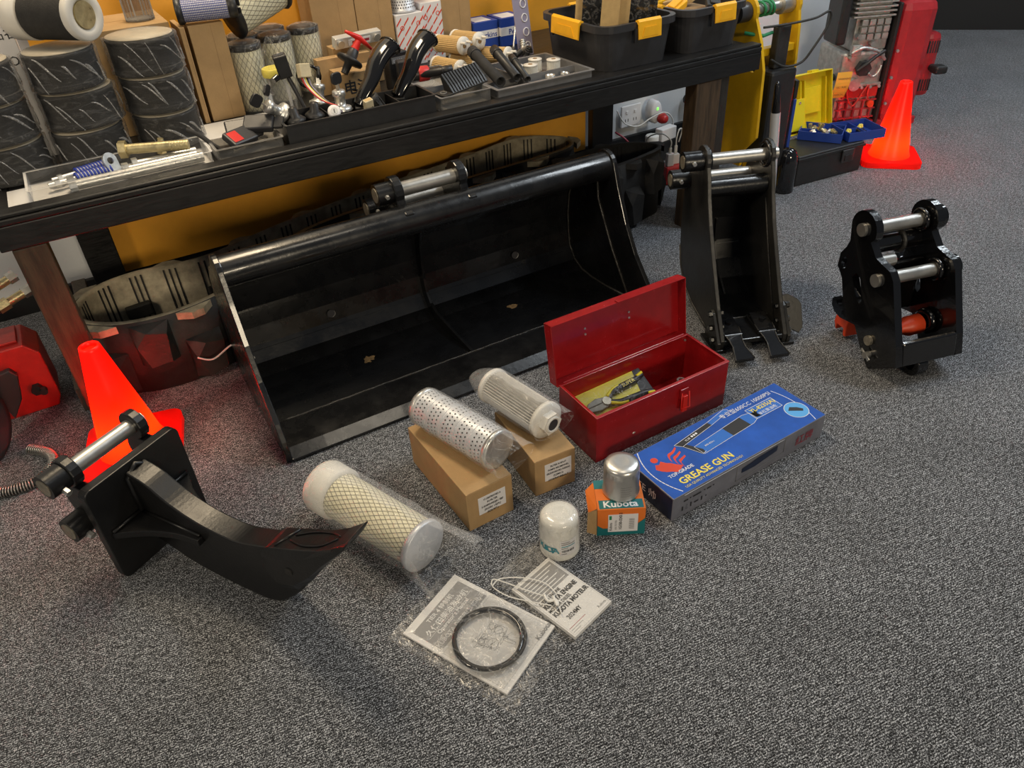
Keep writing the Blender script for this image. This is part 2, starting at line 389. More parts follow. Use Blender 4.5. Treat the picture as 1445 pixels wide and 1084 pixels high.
def bag(p0, p1, r, up, ext=(0.02, 0.06), flat=(0.6, 0.25), n=36, k=22, rough=0.06, squash=1.0):
    """crumpled film sleeve around the axis p0-p1; the end past p1 is a flattened open mouth"""
    p0, p1 = V(p0), V(p1); a = (p1 - p0).normalized(); L = (p1 - p0).length; up = V(up); x = a.cross(up).normalized(); y = x.cross(a)
    vs = []; fs = []
    for i in range(k + 1):
        t = -ext[0] + (L + ext[0] + ext[1]) * i / k
        if t < 0: q = t / max(ext[0], 1e-5); sa = 1 + q * (1 - flat[0]); sb = 1 + q * (1 - flat[0] * 0.6)
        elif t > L: q = (t - L) / max(ext[1], 1e-5); sa = 1 + q * flat[1] * 0.7; sb = 1 - q * (1 - flat[1]) * .75
        else: sa = sb = 1
        for j in range(n):
            g = 2 * pi * j / n; d = x * math.cos(g) * sa + y * math.sin(g) * sb * squash
            w = p0 + a * t + d * r
            e = 1.04 + rough * (nz(w, 26) + 0.6 * nz(w, 60)) + (rough * 2.0 * nz(w, 20) if t > L or t < 0 else 0)
            vs.append(p0 + a * t + d * r * e)
    for i in range(k):
        for j in range(n):
            A = i * n + j; B = i * n + (j + 1) % n; fs.append((A, B, B + n, A + n))
    mb = MB(); mb.add(vs, fs, None, True)
    if ext[0] > 0: mb.add(vs[:n], [tuple(range(n - 1, -1, -1))], None, True)
    return mb
def wirecyl(r, z0, z1, count, turns, w=0.0007, seg=10, sy=1.0):
    """two families of crossing helical wires around a cylinder"""
    mb = MB()
    for dr in (1, -1):
        for c in range(count):
            a0 = 2 * pi * c / count; vs = []; fs = []
            for i in range(seg + 1):
                a = a0 + dr * turns * 2 * pi * i / seg; z = z0 + (z1 - z0) * i / seg
                for q in (-1, 1):
                    b = a + q * w / r; rr = r + 0.0006
                    vs.append((rr * math.cos(b), rr * math.sin(b) * sy, z))
            for i in range(seg): fs.append((2 * i, 2 * i + 1, 2 * i + 3, 2 * i + 2))
            mb.add(vs, fs)
    return mb
def pleat(r0, r1, z0, z1, n):
    mb = MB(); k = 2 * n
    vs = [((r1 if i % 2 else r0) * math.cos(2 * pi * i / k), (r1 if i % 2 else r0) * math.sin(2 * pi * i / k), z) for z in (z0, z1) for i in range(k)]
    mb.add(vs, [(i, (i + 1) % k, k + (i + 1) % k, k + i) for i in range(k)]); return mb
def axis_m(p0, p1):
    """matrix taking local z onto p0->p1, origin p0"""
    p0 = V(p0); a = V(p1) - p0; x, y = frame(a); a.normalize()
    return Matrix(((x.x, y.x, a.x, p0.x), (x.y, y.y, a.y, p0.y), (x.z, y.z, a.z, p0.z), (0, 0, 0, 1)))

# ------------------------------------------------------------------ the room
def struct(name, mb, mt, **k): return tag(mb.build(name, mt, **k), kind='structure')
struct('floor', MB().box(-3.5, 7.5, -5.0, 6.0, -0.06, 0.0), 'carpet')
struct('wall_back', MB().box(-3.5, 3.45, 2.65, 2.77, 0.0, 2.75), 'wall_white')
m = Matrix.Translation((5.08, 3.0, 0)) @ Matrix.Rotation(D(-44.5), 4, 'Z')
struct('wall_far', MB().box(-3.2, 2.6, 0.0, 0.12, 0.0, 2.75, m), 'far_black')
struct('baseboard_back', MB().box(-3.5, 3.45, 2.632, 2.65, 0.0, 0.062), 'far_black', bev=0.003)
struct('trim_1', MB().box(-0.03, 1.84, 2.615, 2.63, 0.064, 1.15), 'orange_board')

# ------------------------------------------------------------------ display bench
bt = thing('display_bench', 'long low black display bench crowded with machine parts', 'bench', (0.89, 2.2, 0))
X0, X1, Y0, Y1 = -1.12, 1.125, -0.33, 0.40
MB().box(X0 + .05, X1 - .05, Y0 + .05, Y1, .548, .570).build('tabletop', 'bench_black', bt)
MB().box(X0, X1, Y0, Y0 + .05, .500, .5555, c=0.003).build('front_beam', 'bench_black', bt)
MB().box(X0, X1, Y0, Y0 + .05, .5557, .5700, c=0.003).build('front_moulding', 'bench_black', bt)
MB().box(X0, X1, Y0 + .004, Y0 + .048, .5702, .580, c=0.003).build('front_lip', 'bench_black', bt)
for s in (0, 1):
    xa = X0 if not s else X1 - .048
    MB().box(xa, xa + .048, Y0 + .051, Y1, .500, .5695, c=0.004).build('end_beam', 'bench_black', bt)
MB().box(-1.10, -1.03, Y0 + .004, Y0 + .075, 0, .4985, c=0.003).build('leg', 'bench_leg_wood', bt)
MB().box(.862, .965, Y0 + .004, Y0 + .06, 0, .4985, c=0.003).build('leg', 'bench_leg_wood', bt)
MB().box(.967, 1.005, Y0 + .01, Y0 + .09, 0, .4985, c=0.003).build('leg_brace', 'dark_wood', bt)
MB().box(-1.00, -.905, .37, .405, .07, .547, c=0.003).build('leg', 'bench_black', bt)
MB().box(.955, 1.06, .37, .405, .07, .547, c=0.003).build('leg', 'bench_black', bt)
MB().box(-1.12, -1.06, Y0 + .09, .30, 0.0, .075, c=0.003).build('foot_rail', 'grey_wood', bt)
MB().box(-1.06, -1.02, .18, .30, 0.0, .13, c=0.003).build('foot_post', 'grey_wood', bt)

# ------------------------------------------------------------------ wide ditching bucket
bk = thing('wide_bucket', 'wide shiny black toothless excavator bucket in front of the bench', 'bucket', (0.725, 1.69, 0))
bk.scale = (1, 1, .966)
inner = [(-.225, .022), (-.11, .026), (0, .014), (.07, .012), (.125, .017), (.168, .038), (.197, .078), (.208, .13), (.210, .19), (.202, .26), (.178, .32), (.135, .365), (.085, .392), (.03, .40)]
def offs(ps, d):
    out = []
    for i, p in enumerate(ps):
        a = V(ps[max(0, i - 1)]); b = V(ps[min(len(ps) - 1, i + 1)]); t = (b - a).normalized(); out.append((p[0] + t.y * d, p[1] - t.x * d))
    return out
outer = [(y, max(z, 0.0)) for y, z in offs(inner, .012)]
H = .545
MB().prism(inner[1:] + outer[1:][::-1], -H, H, YZ).build('shell', 'black_paint', bk)
MB().prism([(-.243, .002), (-.243, .009), (-.216, .028), (-.111, .031), (-.111, .002)], -H, H, YZ).build('cutting_edge', 'black_paint', bk, bev=.0015)
MB().cyl((-H, .02, .41), (H, .02, .41), .040, n=28).build('top_tube', 'black_paint', bk)
sp = [(.02 + .046 * math.cos(D(a)), .41 + .046 * math.sin(D(a))) for a in range(20, 171, 15)]
sp = sp + [(-.045, .36), (-.088, .26), (-.135, .18), (-.205, .098), (-.232, .06), (-.243, .030), (-.238, .001)] + [(y, z) for y, z in outer[1:-1]]
for s in (-1, 1):
    MB().prism(sp, s * H, s * (H + .014), YZ).build('side_plate', 'black_paint', bk, bev=.002)
    x = s * (H - .002)
    MB().tube([(x, .05, .36), (x, .045, .30), (x, -.03, .16), (x, -.115, .034)], .0032, 6).build('weld_bead', 'weld', bk)
    MB().tube([(x, y - .004 if z > .1 else y, z + .002) for y, z in inner[1:]], .003, 6).build('weld_bead', 'weld', bk)
MB().tube([(-H + .02 + (2 * H - .04) * i / 60, -.111 + .0008 * math.sin(i * 1.7), .0312) for i in range(61)], .0028, 6).build('weld_bead', 'weld', bk)
# centre rib following the inside
ri = inner[1:12]; ro = offs(ri, -.030); ro[0] = (ri[0][0], ri[0][1] + .006); ro[1] = (ri[1][0] - .005, ri[1][1] + .022)
MB().prism(ri + ro[::-1], .010, .019, YZ).build('centre_rib', 'black_paint', bk, bev=.0015)
# fold line of the back plate and two drain holes
MB().tube([(-H + .03, .190, .066), (H - .03, .190, .066)], .0016, 6).build('fold_ridge', 'black_paint', bk)
for x in (-.275, .335):
    MB().tube([(x + .0115 * math.cos(D(a)), .1945, .105 + .0115 * math.sin(D(a))) for a in range(-100, 41, 14)], .0016, 6, rad=[.0004 + .0014 * math.sin(pi * i / 10) for i in range(11)]).build('drain_hole_glint', 'steel_pin', bk)  # bright tapering arc models the crescent highlight on the hole edge
    MB().cyl((x, .1955, .105), (x, .1985, .1045), .0115).build('drain_hole', 'hole_dark', bk)
def blot(seed, x, y, r, z):
    ps = [(x + r * math.cos(2 * pi * k / 30) * (.8 + .9 * nz((math.cos(2 * pi * k / 30) + seed, math.sin(2 * pi * k / 30), 0), 1.3)), y + r * 1.2 * math.sin(2 * pi * k / 30) * (.8 + .9 * nz((math.cos(2 * pi * k / 30) + seed, math.sin(2 * pi * k / 30), 0), 1.3)), z) for k in range(30)]
    MB().add(ps, [tuple(range(30))]).build('rust_patch', 'rust', bk)
blot(3, -.235, .045, .017, .0136); blot(5, .245, .06, .017, .0126)
# lugs with pins
lug = arc(.078, .472, .040, -35, 200, 12) + [(.034, .43), (.002, .445), (-.012, .44), (-.005, .40), (.03, .38), (.12, .35)] + arc(.168, .400, .032, -110, 60, 8) + [(.13, .445)]
for x in (-.075, .105):
    MB().prism(lug, x - .012, x + .012, YZ).build('lug', 'black_paint', bk, bev=.003)
for (y, z, xl, xr) in ((.078, .472, -.128, .128), (.168, .400, -.128, .118)):
    b = MB().cyl((xl, y, z), (-.087, y, z), .029, n=24).build('pin_boss', 'black_paint', bk, bev=.002)
    MB().cyl((xl - .0015, y, z), (xl + .002, y, z), .0195).build('pin_end', 'pin_face', b)
    MB().hexn((-.107, y - .028, z + .002), (-.107, y - .036, z), .0055).build('bolt', 'zinc', b)
    MB().cyl((-.087, y, z), (xr, y, z), .0195, n=24).build('pin', 'steel_pin', bk)

# ------------------------------------------------------------------ narrow toothed bucket
nb = thing('narrow_bucket', 'narrow black excavator bucket with two spoon-shaped teeth', 'bucket', (1.415, 1.218, 0), D(-22))
HB = .083
ni = [(-.012, .022), (.10, .030), (.20, .040), (.262, .062), (.305, .105), (.322, .16), (.326, .23), (.318, .30), (.295, .35), (.25, .375), (.215, .378)]
no = [(y, max(.002, z)) for y, z in offs(ni, .010)]
MB().prism(ni + no[::-1], -HB, HB, YZ).build('shell', 'black_paint', nb)
MB().cyl((-HB, .212, .375), (HB, .212, .375), .026, n=24).build('top_tube', 'black_paint', nb)
npz = [(-.028, .004), (-.032, .035), (.02, .105), (.058, .165), (.10, .235), (.137, .300), (.166, .365), (.180, .41)] + arc(.232, .447, .040, 190, -10, 12)[0:13] + [(.285, .405)] + arc(.318, .365, .030, 70, -40, 6) + [(.345, .30), (.346, .22), (.338, .15), (.318, .095), (.275, .05), (.20, .026), (.08, .012), (.03, .004)]
for s in (-1, 1):
    MB().prism(npz, s * HB, s * (HB + .012), YZ).build('side_plate', 'black_paint_lit', nb, bev=.002)
    x = s * (HB + .012)
    MB().tube([(x, .338, .15), (x, .318, .095), (x, .275, .05), (x, .20, .026), (x, .08, .014)], .003, 6).build('weld_bead', 'weld', nb)
    MB().tube([(s * (HB - .002), .19, .34), (s * (HB - .002), .12, .20), (s * (HB - .002), .03, .04)], .0025, 6).build('weld_bead', 'weld', nb)
    MB().prism([(-.03, .002), (-.035, .03), (.02, .095), (.035, .10), (.05, .07), (.06, .01)], s * (HB + .0125), s * (HB + .022), YZ).build('wear_plate', 'black_paint_lit', nb, bev=.0015)
    for (y, z) in ((.026, .092), (.012, .055), (-.008, .03)):
        MB().hexn((s * (HB + .022), y, z), (s * (HB + .032), y, z), .0085).build('bolt', 'black_paint', nb)
        MB().hexn((s * (HB - .009), y, z), (s * (HB), y, z), .007).build('nut', 'black_paint', nb)
    MB().box(min(s * (HB - .006), s * (HB + .034)), max(s * (HB - .006), s * (HB + .034)), -.036, .06, .0, .010, c=.001).build('corner_shoe', 'black_paint', nb)
MB().prism([(0, .0), (.0, .075), (.022, .078), (.050, .060), (.060, .045), (.060, -.02), (.048, -.035), (.010, -.012)], -.004, .004, Matrix.Translation((HB + .012, .012, .045)) @ Matrix.Rotation(D(62), 4, 'X')).build('side_cutter', 'black_paint_lit', nb, bev=.0015)
MB().box(-HB, HB, -.030, .075, .020, .034, c=.002).build('cutting_edge', 'black_paint', nb)
MB().tube([(-HB + .19 * i / 30, .077, .035 + .0006 * math.sin(i * 2)) for i in range(31)], .0026, 6).build('weld_bead', 'weld', nb)
MB().tube([(-.08, .318, .15), (.08, .318, .15)], .0022, 6).build('weld_bead', 'zinc', nb)  # weld line in bright zinc, painting in the light it reflects
MB().prism([(.262, .064), (.305, .105), (.322, .16), (.326, .23), (.316, .23), (.312, .16), (.295, .11), (.20, .043)], .002, .008, YZ).build('centre_rib', 'black_paint', nb)
for tx in (-.055, .042):
    prof = [(-.024, .05), (-.025, .0), (-.024, -.02), (-.018, -.05), (-.0175, -.075), (-.027, -.122), (.027, -.122), (.0175, -.075), (.018, -.05), (.024, -.02), (.025, 0), (.024, .05)]
    mt = Matrix.Translation((tx, .012, .046)) @ Matrix.Rotation(D(12), 4, 'X')
    t = MB().prism(prof, -.008, .004, mt).build('tooth', 'hitch_paint', nb, bev=.0025)
    MB().tube([mt @ V((x, y, .004)) for x, y in prof[1:6]], .0016, 5).build('edge_bead', 'weld', t)
    MB().tube([mt @ V((x, y, .004)) for x, y in prof[6:11]], .0016, 5).build('edge_bead', 'weld', t)
    for yy in (.028, .055):
        MB().hexn((tx + .003, yy, .046), (tx + .003, yy, .059), .0095).build('tooth_bolt', 'black_paint', nb)
    MB().box(tx - .026, tx + .026, -.02, .072, .0345, .046, c=.002).build('tooth_adapter', 'black_paint', nb)
for (y, z, xl, xr) in ((.232, .447, -.148, .114), (.318, .365, -.148, .098)):
    b = MB().cyl((xl, y, z), (-HB - .0125, y, z), .027, n=24).build('pin_boss', 'black_paint', nb, bev=.002)
    MB().cyl((xl - .0015, y, z), (xl + .002, y, z), .0175).build('pin_end', 'pin_face', b)
    MB().hexn((xl + .022, y - .026, z + .004), (xl + .022, y - .034, z + .003), .0055).build('bolt', 'zinc', b)
    MB().cyl((-HB, y, z), (xr, y, z), .0165, n=24).build('pin', 'steel_pin', nb)
for s in (-1, 1):
    MB().torus((s * (HB - .001), .232, .447), (1, 0, 0), .030, .006, 24, 6).build('pin_collar', 'black_paint', nb)

# ------------------------------------------------------------------ quick hitch
qh = thing('quick_hitch', 'glossy black excavator quick hitch with orange spring parts', 'quick hitch', (1.573, .946, 0), D(-15))
qp = arc(.140, .338, .048, 5, 185, 10) + [(.105, .318), (.075, .29), (.050, .285), (.018, .280), (.0, .262), (-.029, .196), (-.065, .114), (-.083, .062), (.004, .002), (.04, .03), (.089, .088), (.149, .076), (.175, .080), (.192, .094), (.194, .112), (.186, .122), (.177, .116), (.172, .106), (.152, .112), (.160, .145), (.178, .185), (.204, .208), (.203, .245), (.186, .270), (.178, .291)]
slot1 = [(.110, .215), (.128, .222), (.140, .205), (.110, .160), (.092, .150), (.086, .165)]
slot2 = [(.172, .238), (.182, .244), (.192, .232), (.192, .215), (.183, .208), (.174, .215)]
for x in (0, .175):
    MB().prism(qp, x, x + .02, YZ, holes=(slot1, slot2)).build('side_plate', 'hitch_paint', qh, bev=.0025)
for (y, z, r) in ((.140, .338, .0165), (.052, .240, .0165)):
    MB().cyl((-.008, y, z), (.215, y, z), r, n=24).build('pin', 'steel_pin', qh, bev=.002)
    for x in (.022, .166): MB().torus((x, y, z), (1, 0, 0), r + .007, .007, 24, 8).build('pin_collar', 'hitch_paint', qh)
    MB().cyl((.195, y, z), (.222, y, z), .030, n=24).build('pin_boss', 'hitch_paint', qh, bev=.002)
for (y, z, r) in ((.024, .080, .013),):
    MB().cyl((-.008, y, z), (.05, y, z), r, n=20).build('pivot_pin', 'pin_face', qh, bev=.002)
sn = MB().cyl((-.016, .012, .044), (.03, .012, .044), .0085, n=16).build('lock_pin', 'steel_pin', qh)
MB().tube([(-.012, .030, .050), (-.012, .012, .044), (-.012, -.002, .034)], .0022, 6).build('split_pin', 'zinc', sn)
MB().tube([(-.012, .030, .054), (-.012, .012, .046), (-.012, -.006, .040)], .0022, 6).build('split_pin', 'zinc', sn)
MB().prism([(-.083, .062), (-.068, .118), (-.056, .120), (-.050, .070), (.030, .030), (.004, .004)], .0205, .1745, YZ).build('front_plate', 'hitch_paint', qh, bev=.003)
MB().box(.0205, .1745, .10, .118, .10, .25, c=.004).build('rear_plate', 'hitch_paint', qh)
MB().cyl((.0205, .150, .285), (.1745, .150, .285), .026, n=20).build('spreader_tube', 'hitch_paint', qh)
MB().tube([(.12, .150 + .028 * math.cos(D(a)), .285 + .028 * math.sin(D(a))) for a in range(0, 360, 20)], .006, 6, True).build('weld_bead', 'weld', qh)
MB().cyl((.03, .10, .262), (.075, .10, .262), .016, n=20).build('cylinder_end', 'steel_pin', qh)
MB().torus((.045, .15, .315), (.3, .2, 1), .013, .0025, 20, 6).build('pull_ring', 'hitch_paint', qh)
MB().lathe([(.020, 0), (.024, .004), (.024, .03), (.017, .045), (.017, .07), (.026, .088), (.026, .125), (.02, .13)], 24, Matrix.Translation((.022, .03, .088)) @ Matrix.Rotation(D(90), 4, 'Y') @ Matrix.Rotation(D(-4), 4, 'Y')).build('spring_guide', 'hitch_orange', qh)
MB().torus((.165, .03, .10), (1, 0, 0), .026, .009, 24, 8).build('guide_collar', 'hitch_paint', qh)
MB().prism(arc(.175, .048, .026, 20, 200, 8) + [(.148, .006), (.158, .006), (.162, .026), (.188, .026), (.192, .006), (.203, .03)], .03, .075, YZ).build('latch_claw', 'hitch_orange', qh, bev=.003)
MB().prism(arc(-.045, .035, .034, 150, 385, 12)[::1] + arc(-.045, .035, .016, 360, 170, 8) + [(-.06, .06)], .078, .108, YZ).build('front_hook', 'hitch_paint', qh, bev=.003)
MB().cyl((.060, -.052, .068), (.125, -.052, .068), .012, n=16).build('hook_pivot', 'hitch_paint', qh)

# ------------------------------------------------------------------ ripper
rp = thing('ripper', 'matt black single-shank ripper with a pointed tooth lying on the carpet', 'ripper', (-.123, 1.351, 0), D(-58.2))
MB().prism(rrect(-.112, .112, 0, .238, .016), -.022, 0, YZ).build('mount_plate', 'ripper_paint', rp, bev=.002)
# shank
st = [(0, .222), (.047, .210), (.10, .178), (.16, .157), (.22, .149), (.27, .151), (.33, .169), (.385, .188)]
sb = [(0, .045), (.05, .028), (.11, .010), (.19, .002), (.26, .001), (.31, .005), (.355, .030), (.42, .102), (.43, .15)]
sm_ = lambda ps: [(p.x, p.y) for p in spline([(a, b, 0) for a, b in ps], 6)]
MB().prism(sm_(st) + sm_(sb)[::-1], -.024, .024, XZ).build('shank', 'ripper_paint', rp, bev=.003, ang=50)
tooth = MB()
prf = [(.335, .166, .095, .030), (.36, .184, .070, .033), (.40, .200, .085, .034), (.45, .220, .140, .034), (.485, .236, .190, .033), (.52, .258, .232, .032), (.552, .283, .270, .031), (.560, .291, .285, .029)]
vs = []; fs = []
for s_, t_, b_, h_ in prf:
    c_ = (t_ - b_) * .2
    vs += [(s_, -h_, b_ + c_), (s_, -h_ * .7, b_), (s_, h_ * .7, b_), (s_, h_, b_ + c_), (s_, h_, t_ - c_), (s_, h_ * .8, t_), (s_, -h_ * .8, t_), (s_, -h_, t_ - c_)]
for i in range(len(prf) - 1):
    for k in range(8): a, b = i * 8 + k, i * 8 + (k + 1) % 8; fs.append((a, a + 8, b + 8, b))
fs += [tuple(range(8)), tuple(range(len(vs) - 1, len(vs) - 9, -1))]
tt = tooth.add(vs, fs).build('tooth', 'ripper_paint', rp, bev=.002)
MB().prism(arc(.385, .125, .016, -30, 210, 8) + [(.37, .105), (.40, .105)], -.038, -.034, XZ @ Matrix.Translation((0, 0, 0))).build('tooth_ear', 'ripper_paint', tt, bev=.001)
MB().cyl((.405, -.036, .150), (.405, .036, .150), .008).build('tooth_pin', 'rubber', tt)
for yy in (-.017, .017): MB().tube(spline([(.40, yy * .4, .202), (.44, yy * 1.0, .218), (.485, yy * .9, .238), (.515, yy * .2, .256)], 6), .0018, 6).build('ridge', 'ripper_paint', tt)
MB().tube([(.372, -.022, .190), (.385, .0, .195), (.398, .022, .200)], .0035, 6).build('ridge', 'ripper_paint', tt)
for s in (-1, 1):
    g = [(0, s * .024)] + [(.17 * q / 10, s * (.038 + .060 * (1 - q / 10) ** 2.2)) for q in range(11)] + [(.17, s * .024)]
    MB().prism(g, .105, .121).build('gusset', 'ripper_paint', rp, bev=.002)
    MB().tube([(.003, s * .025, .125), (.003, s * .06, .125), (.003, s * .095, .125)], .004, 6).build('weld_bead', 'ripper_paint', rp)
    MB().tube([(.003, s * .026, .123), (.09, s * .026, .123), (.165, s * .026, .123)], .004, 6).build('weld_bead', 'ripper_paint', rp)
MB().tube([(.004, -.025, .07), (.004, -.025, .21), (.004, 0, .228), (.004, .025, .21), (.004, .025, .07)], .006, 6).build('weld_bead', 'ripper_paint', rp)
ear = arc(-.068, .252, .032, -60, 215, 12) + [(-.105, .19), (-.10, .16)] + arc(-.066, .135, .032, 160, 330, 8) + [(-.0225, .09), (-.0225, .225)]
for y in (-.085, .070):
    MB().prism(ear, -y - .011, -y + .011, XZ).build('ear', 'ripper_paint', rp, bev=.003)
for z in (.252, .135):
    b = MB().cyl((-.068, -.136, z), (-.068, -.0965, z), .0265, n=28).build('pin_boss', 'ripper_paint', rp, bev=.002)
    MB().cyl((-.068, -.1375, z), (-.068, -.134, z), .0185).build('pin_end', 'pin_face', b)
    MB().hexn((-.043, -.116, z - .012), (-.031, -.116, z - .016), .007).build('nut', 'zinc', b)
    MB().cyl((-.068, -.09, z), (-.068, .088, z), .0165, n=28).build('pin', 'steel_pin', rp)

# ------------------------------------------------------------------ lit traffic cones
def cone(loc, rz, label):
    t = thing('traffic_cone', label, 'traffic cone', loc, rz, 'lit safety cones')
    b = .112
    base = MB(); o_ = rrect(-b, b, -b, b, .028, 4); ho = [(.080 * math.cos(2 * pi * k / 32), .080 * math.sin(2 * pi * k / 32)) for k in range(32)]
    base.prism(o_, .0, .022, holes=(ho,)); base.build('base', 'cone_plastic', t, bev=.003)
    MB().lathe([(.0805, .0222), (.077, .030), (.074, .034), (.024, .302), (.0225, .309), (.019, .311), (.016, .309), (.0155, .300)], 40).build('cone_shell', 'cone_plastic', t)
    l = bpy.data.lights.new('cone_light', 'POINT'); l.energy = 2.6; l.color = (1.0, .16, .03); l.shadow_soft_size = .03
    lo = bpy.data.objects.new('cone_light', l); COL.objects.link(lo); lo.parent = t; lo.location = (0, 0, .06)
    return t
cone((-.137, 1.715, 0), D(-12), 'glowing red traffic cone behind the ripper')
cone((2.852, 1.888, 0), D(-44), 'glowing red traffic cone beside the engine')

# ------------------------------------------------------------------ rubber tracks
def track(label, pts, h, pitch, z0=0.0, inner='rubber_inner_lit'):
    c = sum((V((*p, 0)) for p in pts), V()) / len(pts)
    t = thing('rubber_track', label, 'rubber track', (c.x, c.y, z0))
    path = spline([(p[0] - c.x, p[1] - c.y, 0) for p in pts], 12, True); k = len(path)
    # resample evenly
    ac = [0]
    for i in range(k): ac.append(ac[-1] + (path[(i + 1) % k] - path[i]).length)
    L = ac[-1]; nn = int(L / pitch) // 2 * 2
    def at(s):
        s %= L
        for i in range(k):
            if ac[i + 1] >= s: break
        q = (s - ac[i]) / max(1e-6, ac[i + 1] - ac[i]); return path[i].lerp(path[(i + 1) % k], q)
    def fr(s):
        p = at(s); tn = (at(s + .01) - at(s - .01)).normalized(); return p, tn, V((tn.y, -tn.x, 0))
    area = sum(path[i].x * path[(i + 1) % k].y - path[(i + 1) % k].x * path[i].y for i in range(k)); sg = 1 if area > 0 else -1
    vs = []; fs = []; K = 160
    for i in range(K):
        p, tn, nr = fr(L * i / K); nr = nr * sg
        for d, z in ((-.008, 0), (.008, 0), (.008, h), (-.008, h)): vs.append(p + nr * d + V((0, 0, z)))
    for i in range(K):
        a, b = i * 4, ((i + 1) % K) * 4
        for j in range(4): fs.append((a + j, b + j, b + (j + 1) % 4, a + (j + 1) % 4) if sg > 0 else (a + j, a + (j + 1) % 4, b + (j + 1) % 4, b + j))
    MB().add(vs, fs, None, True).build('belt', 'rubber', t, bev=0)
    vi = [q for i in range(K) for q in (vs[i * 4] - (vs[i * 4 + 1] - vs[i * 4]).normalized() * .0006 + V((0, 0, .004)), vs[i * 4 + 3] - (vs[i * 4 + 2] - vs[i * 4 + 3]).normalized() * .0006 + V((0, 0, .001)), vs[i * 4 + 2] + V((0, 0, .001)))]
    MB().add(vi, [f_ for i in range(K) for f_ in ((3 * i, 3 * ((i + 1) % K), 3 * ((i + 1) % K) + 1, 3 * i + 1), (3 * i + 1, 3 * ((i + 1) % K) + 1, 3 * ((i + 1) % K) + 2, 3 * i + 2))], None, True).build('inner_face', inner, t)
    def M4(s, z):
        p, tn, nr = fr(s); nr = nr * sg; x = nr.cross(V((0, 0, 1)))
        return Matrix(((x.x, nr.x, 0, p.x), (x.y, nr.y, 0, p.y), (0, 0, 1, z), (0, 0, 0, 1)))
    w = pitch * .42
    lm = MB(); a = h * .55
    lm.add([(-w, .008, .0), (w, .008, .0), (w, .008, a), (-w, .008, a), (-w * .62, .042, .012), (w * .5, .042, .004), (w * .85, .042, a * .6), (w * .2, .042, a - .012), (-w * .8, .042, a * .8)],
           [(0, 4, 5, 1), (1, 5, 6, 2), (2, 6, 7), (2, 7, 3), (3, 7, 8), (3, 8, 0), (0, 8, 4), (4, 8, 7, 6, 5)])
    lo = lm.build('tread_lug', 'rubber', t); first = True
    for i in range(nn):
        M_ = M4(L * i / nn, .012 if i % 2 else h - a - .008)
        if first: lo.matrix_local = M_; first = False
        else: inst(lo, M_, t)
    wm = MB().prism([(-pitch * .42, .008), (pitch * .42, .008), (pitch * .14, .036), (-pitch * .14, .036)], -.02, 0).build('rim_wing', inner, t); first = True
    gm = MB().box(-pitch * .30, pitch * .30, -.030, -.008, 0, .040, c=.004).build('guide_lug', 'rubber', t)
    for i in range(nn // 2):
        M_ = M4(L * (2 * i + 1) / nn, h - .001); M2 = M4(L * 2 * i / nn, h * .5 - .02)
        if first: wm.matrix_local = M_; gm.matrix_local = M2; first = False
        else: inst(wm, M_, t); inst(gm, M2, t)
    gr = MB()
    for i in range(int(L / .016)):
        if (i // 3) % 2: gr.box(-.0025, .0025, -.0105, -.0078, h * .15, h * .97, M4(i * .016, 0))
    tag(gr.build('inner_ribs', 'rubber', t), kind='stuff')
    return t
A = [(-.165, 2.09), (-.12, 2.20), (0.0, 2.245), (.2, 2.225), (.45, 2.31), (.77, 2.395), (1.2, 2.475), (1.45, 2.53), (1.57, 2.47), (1.61, 2.39), (1.54, 2.32), (1.30, 2.30), (1.06, 2.285), (.75, 2.275), (.50, 2.22), (.33, 2.08), (.20, 1.985), (.06, 1.945), (-.06, 1.96), (-.14, 2.02)]
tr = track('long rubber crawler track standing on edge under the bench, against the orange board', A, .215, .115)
B_ = [(1.36, 2.10), (1.42, 2.165), (1.56, 2.19), (1.70, 2.175), (1.775, 2.11), (1.77, 2.06), (1.70, 2.035), (1.56, 2.015), (1.42, 2.03)]
track('short black rubber crawler track on edge beside the right bench leg', B_, .24, .085, inner='rubber')
zt_ = MB().tube(spline([(.075, 1.88, .10), (.11, 1.873, .085), (.16, 1.885, .10), (.178, 1.875, .105), (.20, 1.872, .075), (.215, 1.870, .045)], 6), .0025, 6).build('cable_tie', 'cable_white')
tag(zt_, 'pale cable tie hooked round the crawler track lugs', 'cable tie')

# ------------------------------------------------------------------ red toolbox and its tools
tb = thing('toolbox', 'open red sheet-metal toolbox with a hinged lid', 'toolbox', (.775, 1.050, 0), D(0.1))
TL, TW, TH, q = .390, .150, .130, .0025
MB().box(0, TL, 0, TW, .002, .005).build('bottom', 'red_paint', tb)
MB().box(0, TL, 0, q, .0, TH).build('front_panel', 'red_paint', tb)
MB().box(0, TL, TW - q, TW, .0, TH).build('back_panel', 'red_paint', tb)
for x in (0, TL - q): MB().box(x, x + q, q, TW - q, .0, TH).build('end_panel', 'red_paint', tb)
rim = MB()
rim.box(-.001, TL + .001, -.002, .007, TH, TH + .0025); rim.box(-.001, TL + .001, TW - .006, TW + .001, TH, TH + .0025)
rim.box(-.001, .006, .007, TW - .006, TH, TH + .0025); rim.box(TL - .006, TL + .001, .007, TW - .006, TH, TH + .0025)
rim.build('rolled_rim', 'red_paint', tb, bev=.001)
lm = Matrix.Translation((0, TW + .004, TH + .002)) @ Matrix.Rotation(D(-8), 4, 'X')
ld = MB().box(-.003, TL + .003, .030, .0325, -.008, .150, lm).box(-.003, -.0005, .002, .030, -.006, .150, lm).box(TL + .0005, TL + .003, .002, .030, -.006, .150, lm).box(-.003, TL + .003, .002, .030, .1475, .150, lm).box(-.003, TL + .003, -.001, .030, -.008, -.0055, lm).build('lid', 'red_paint', tb, bev=.001)
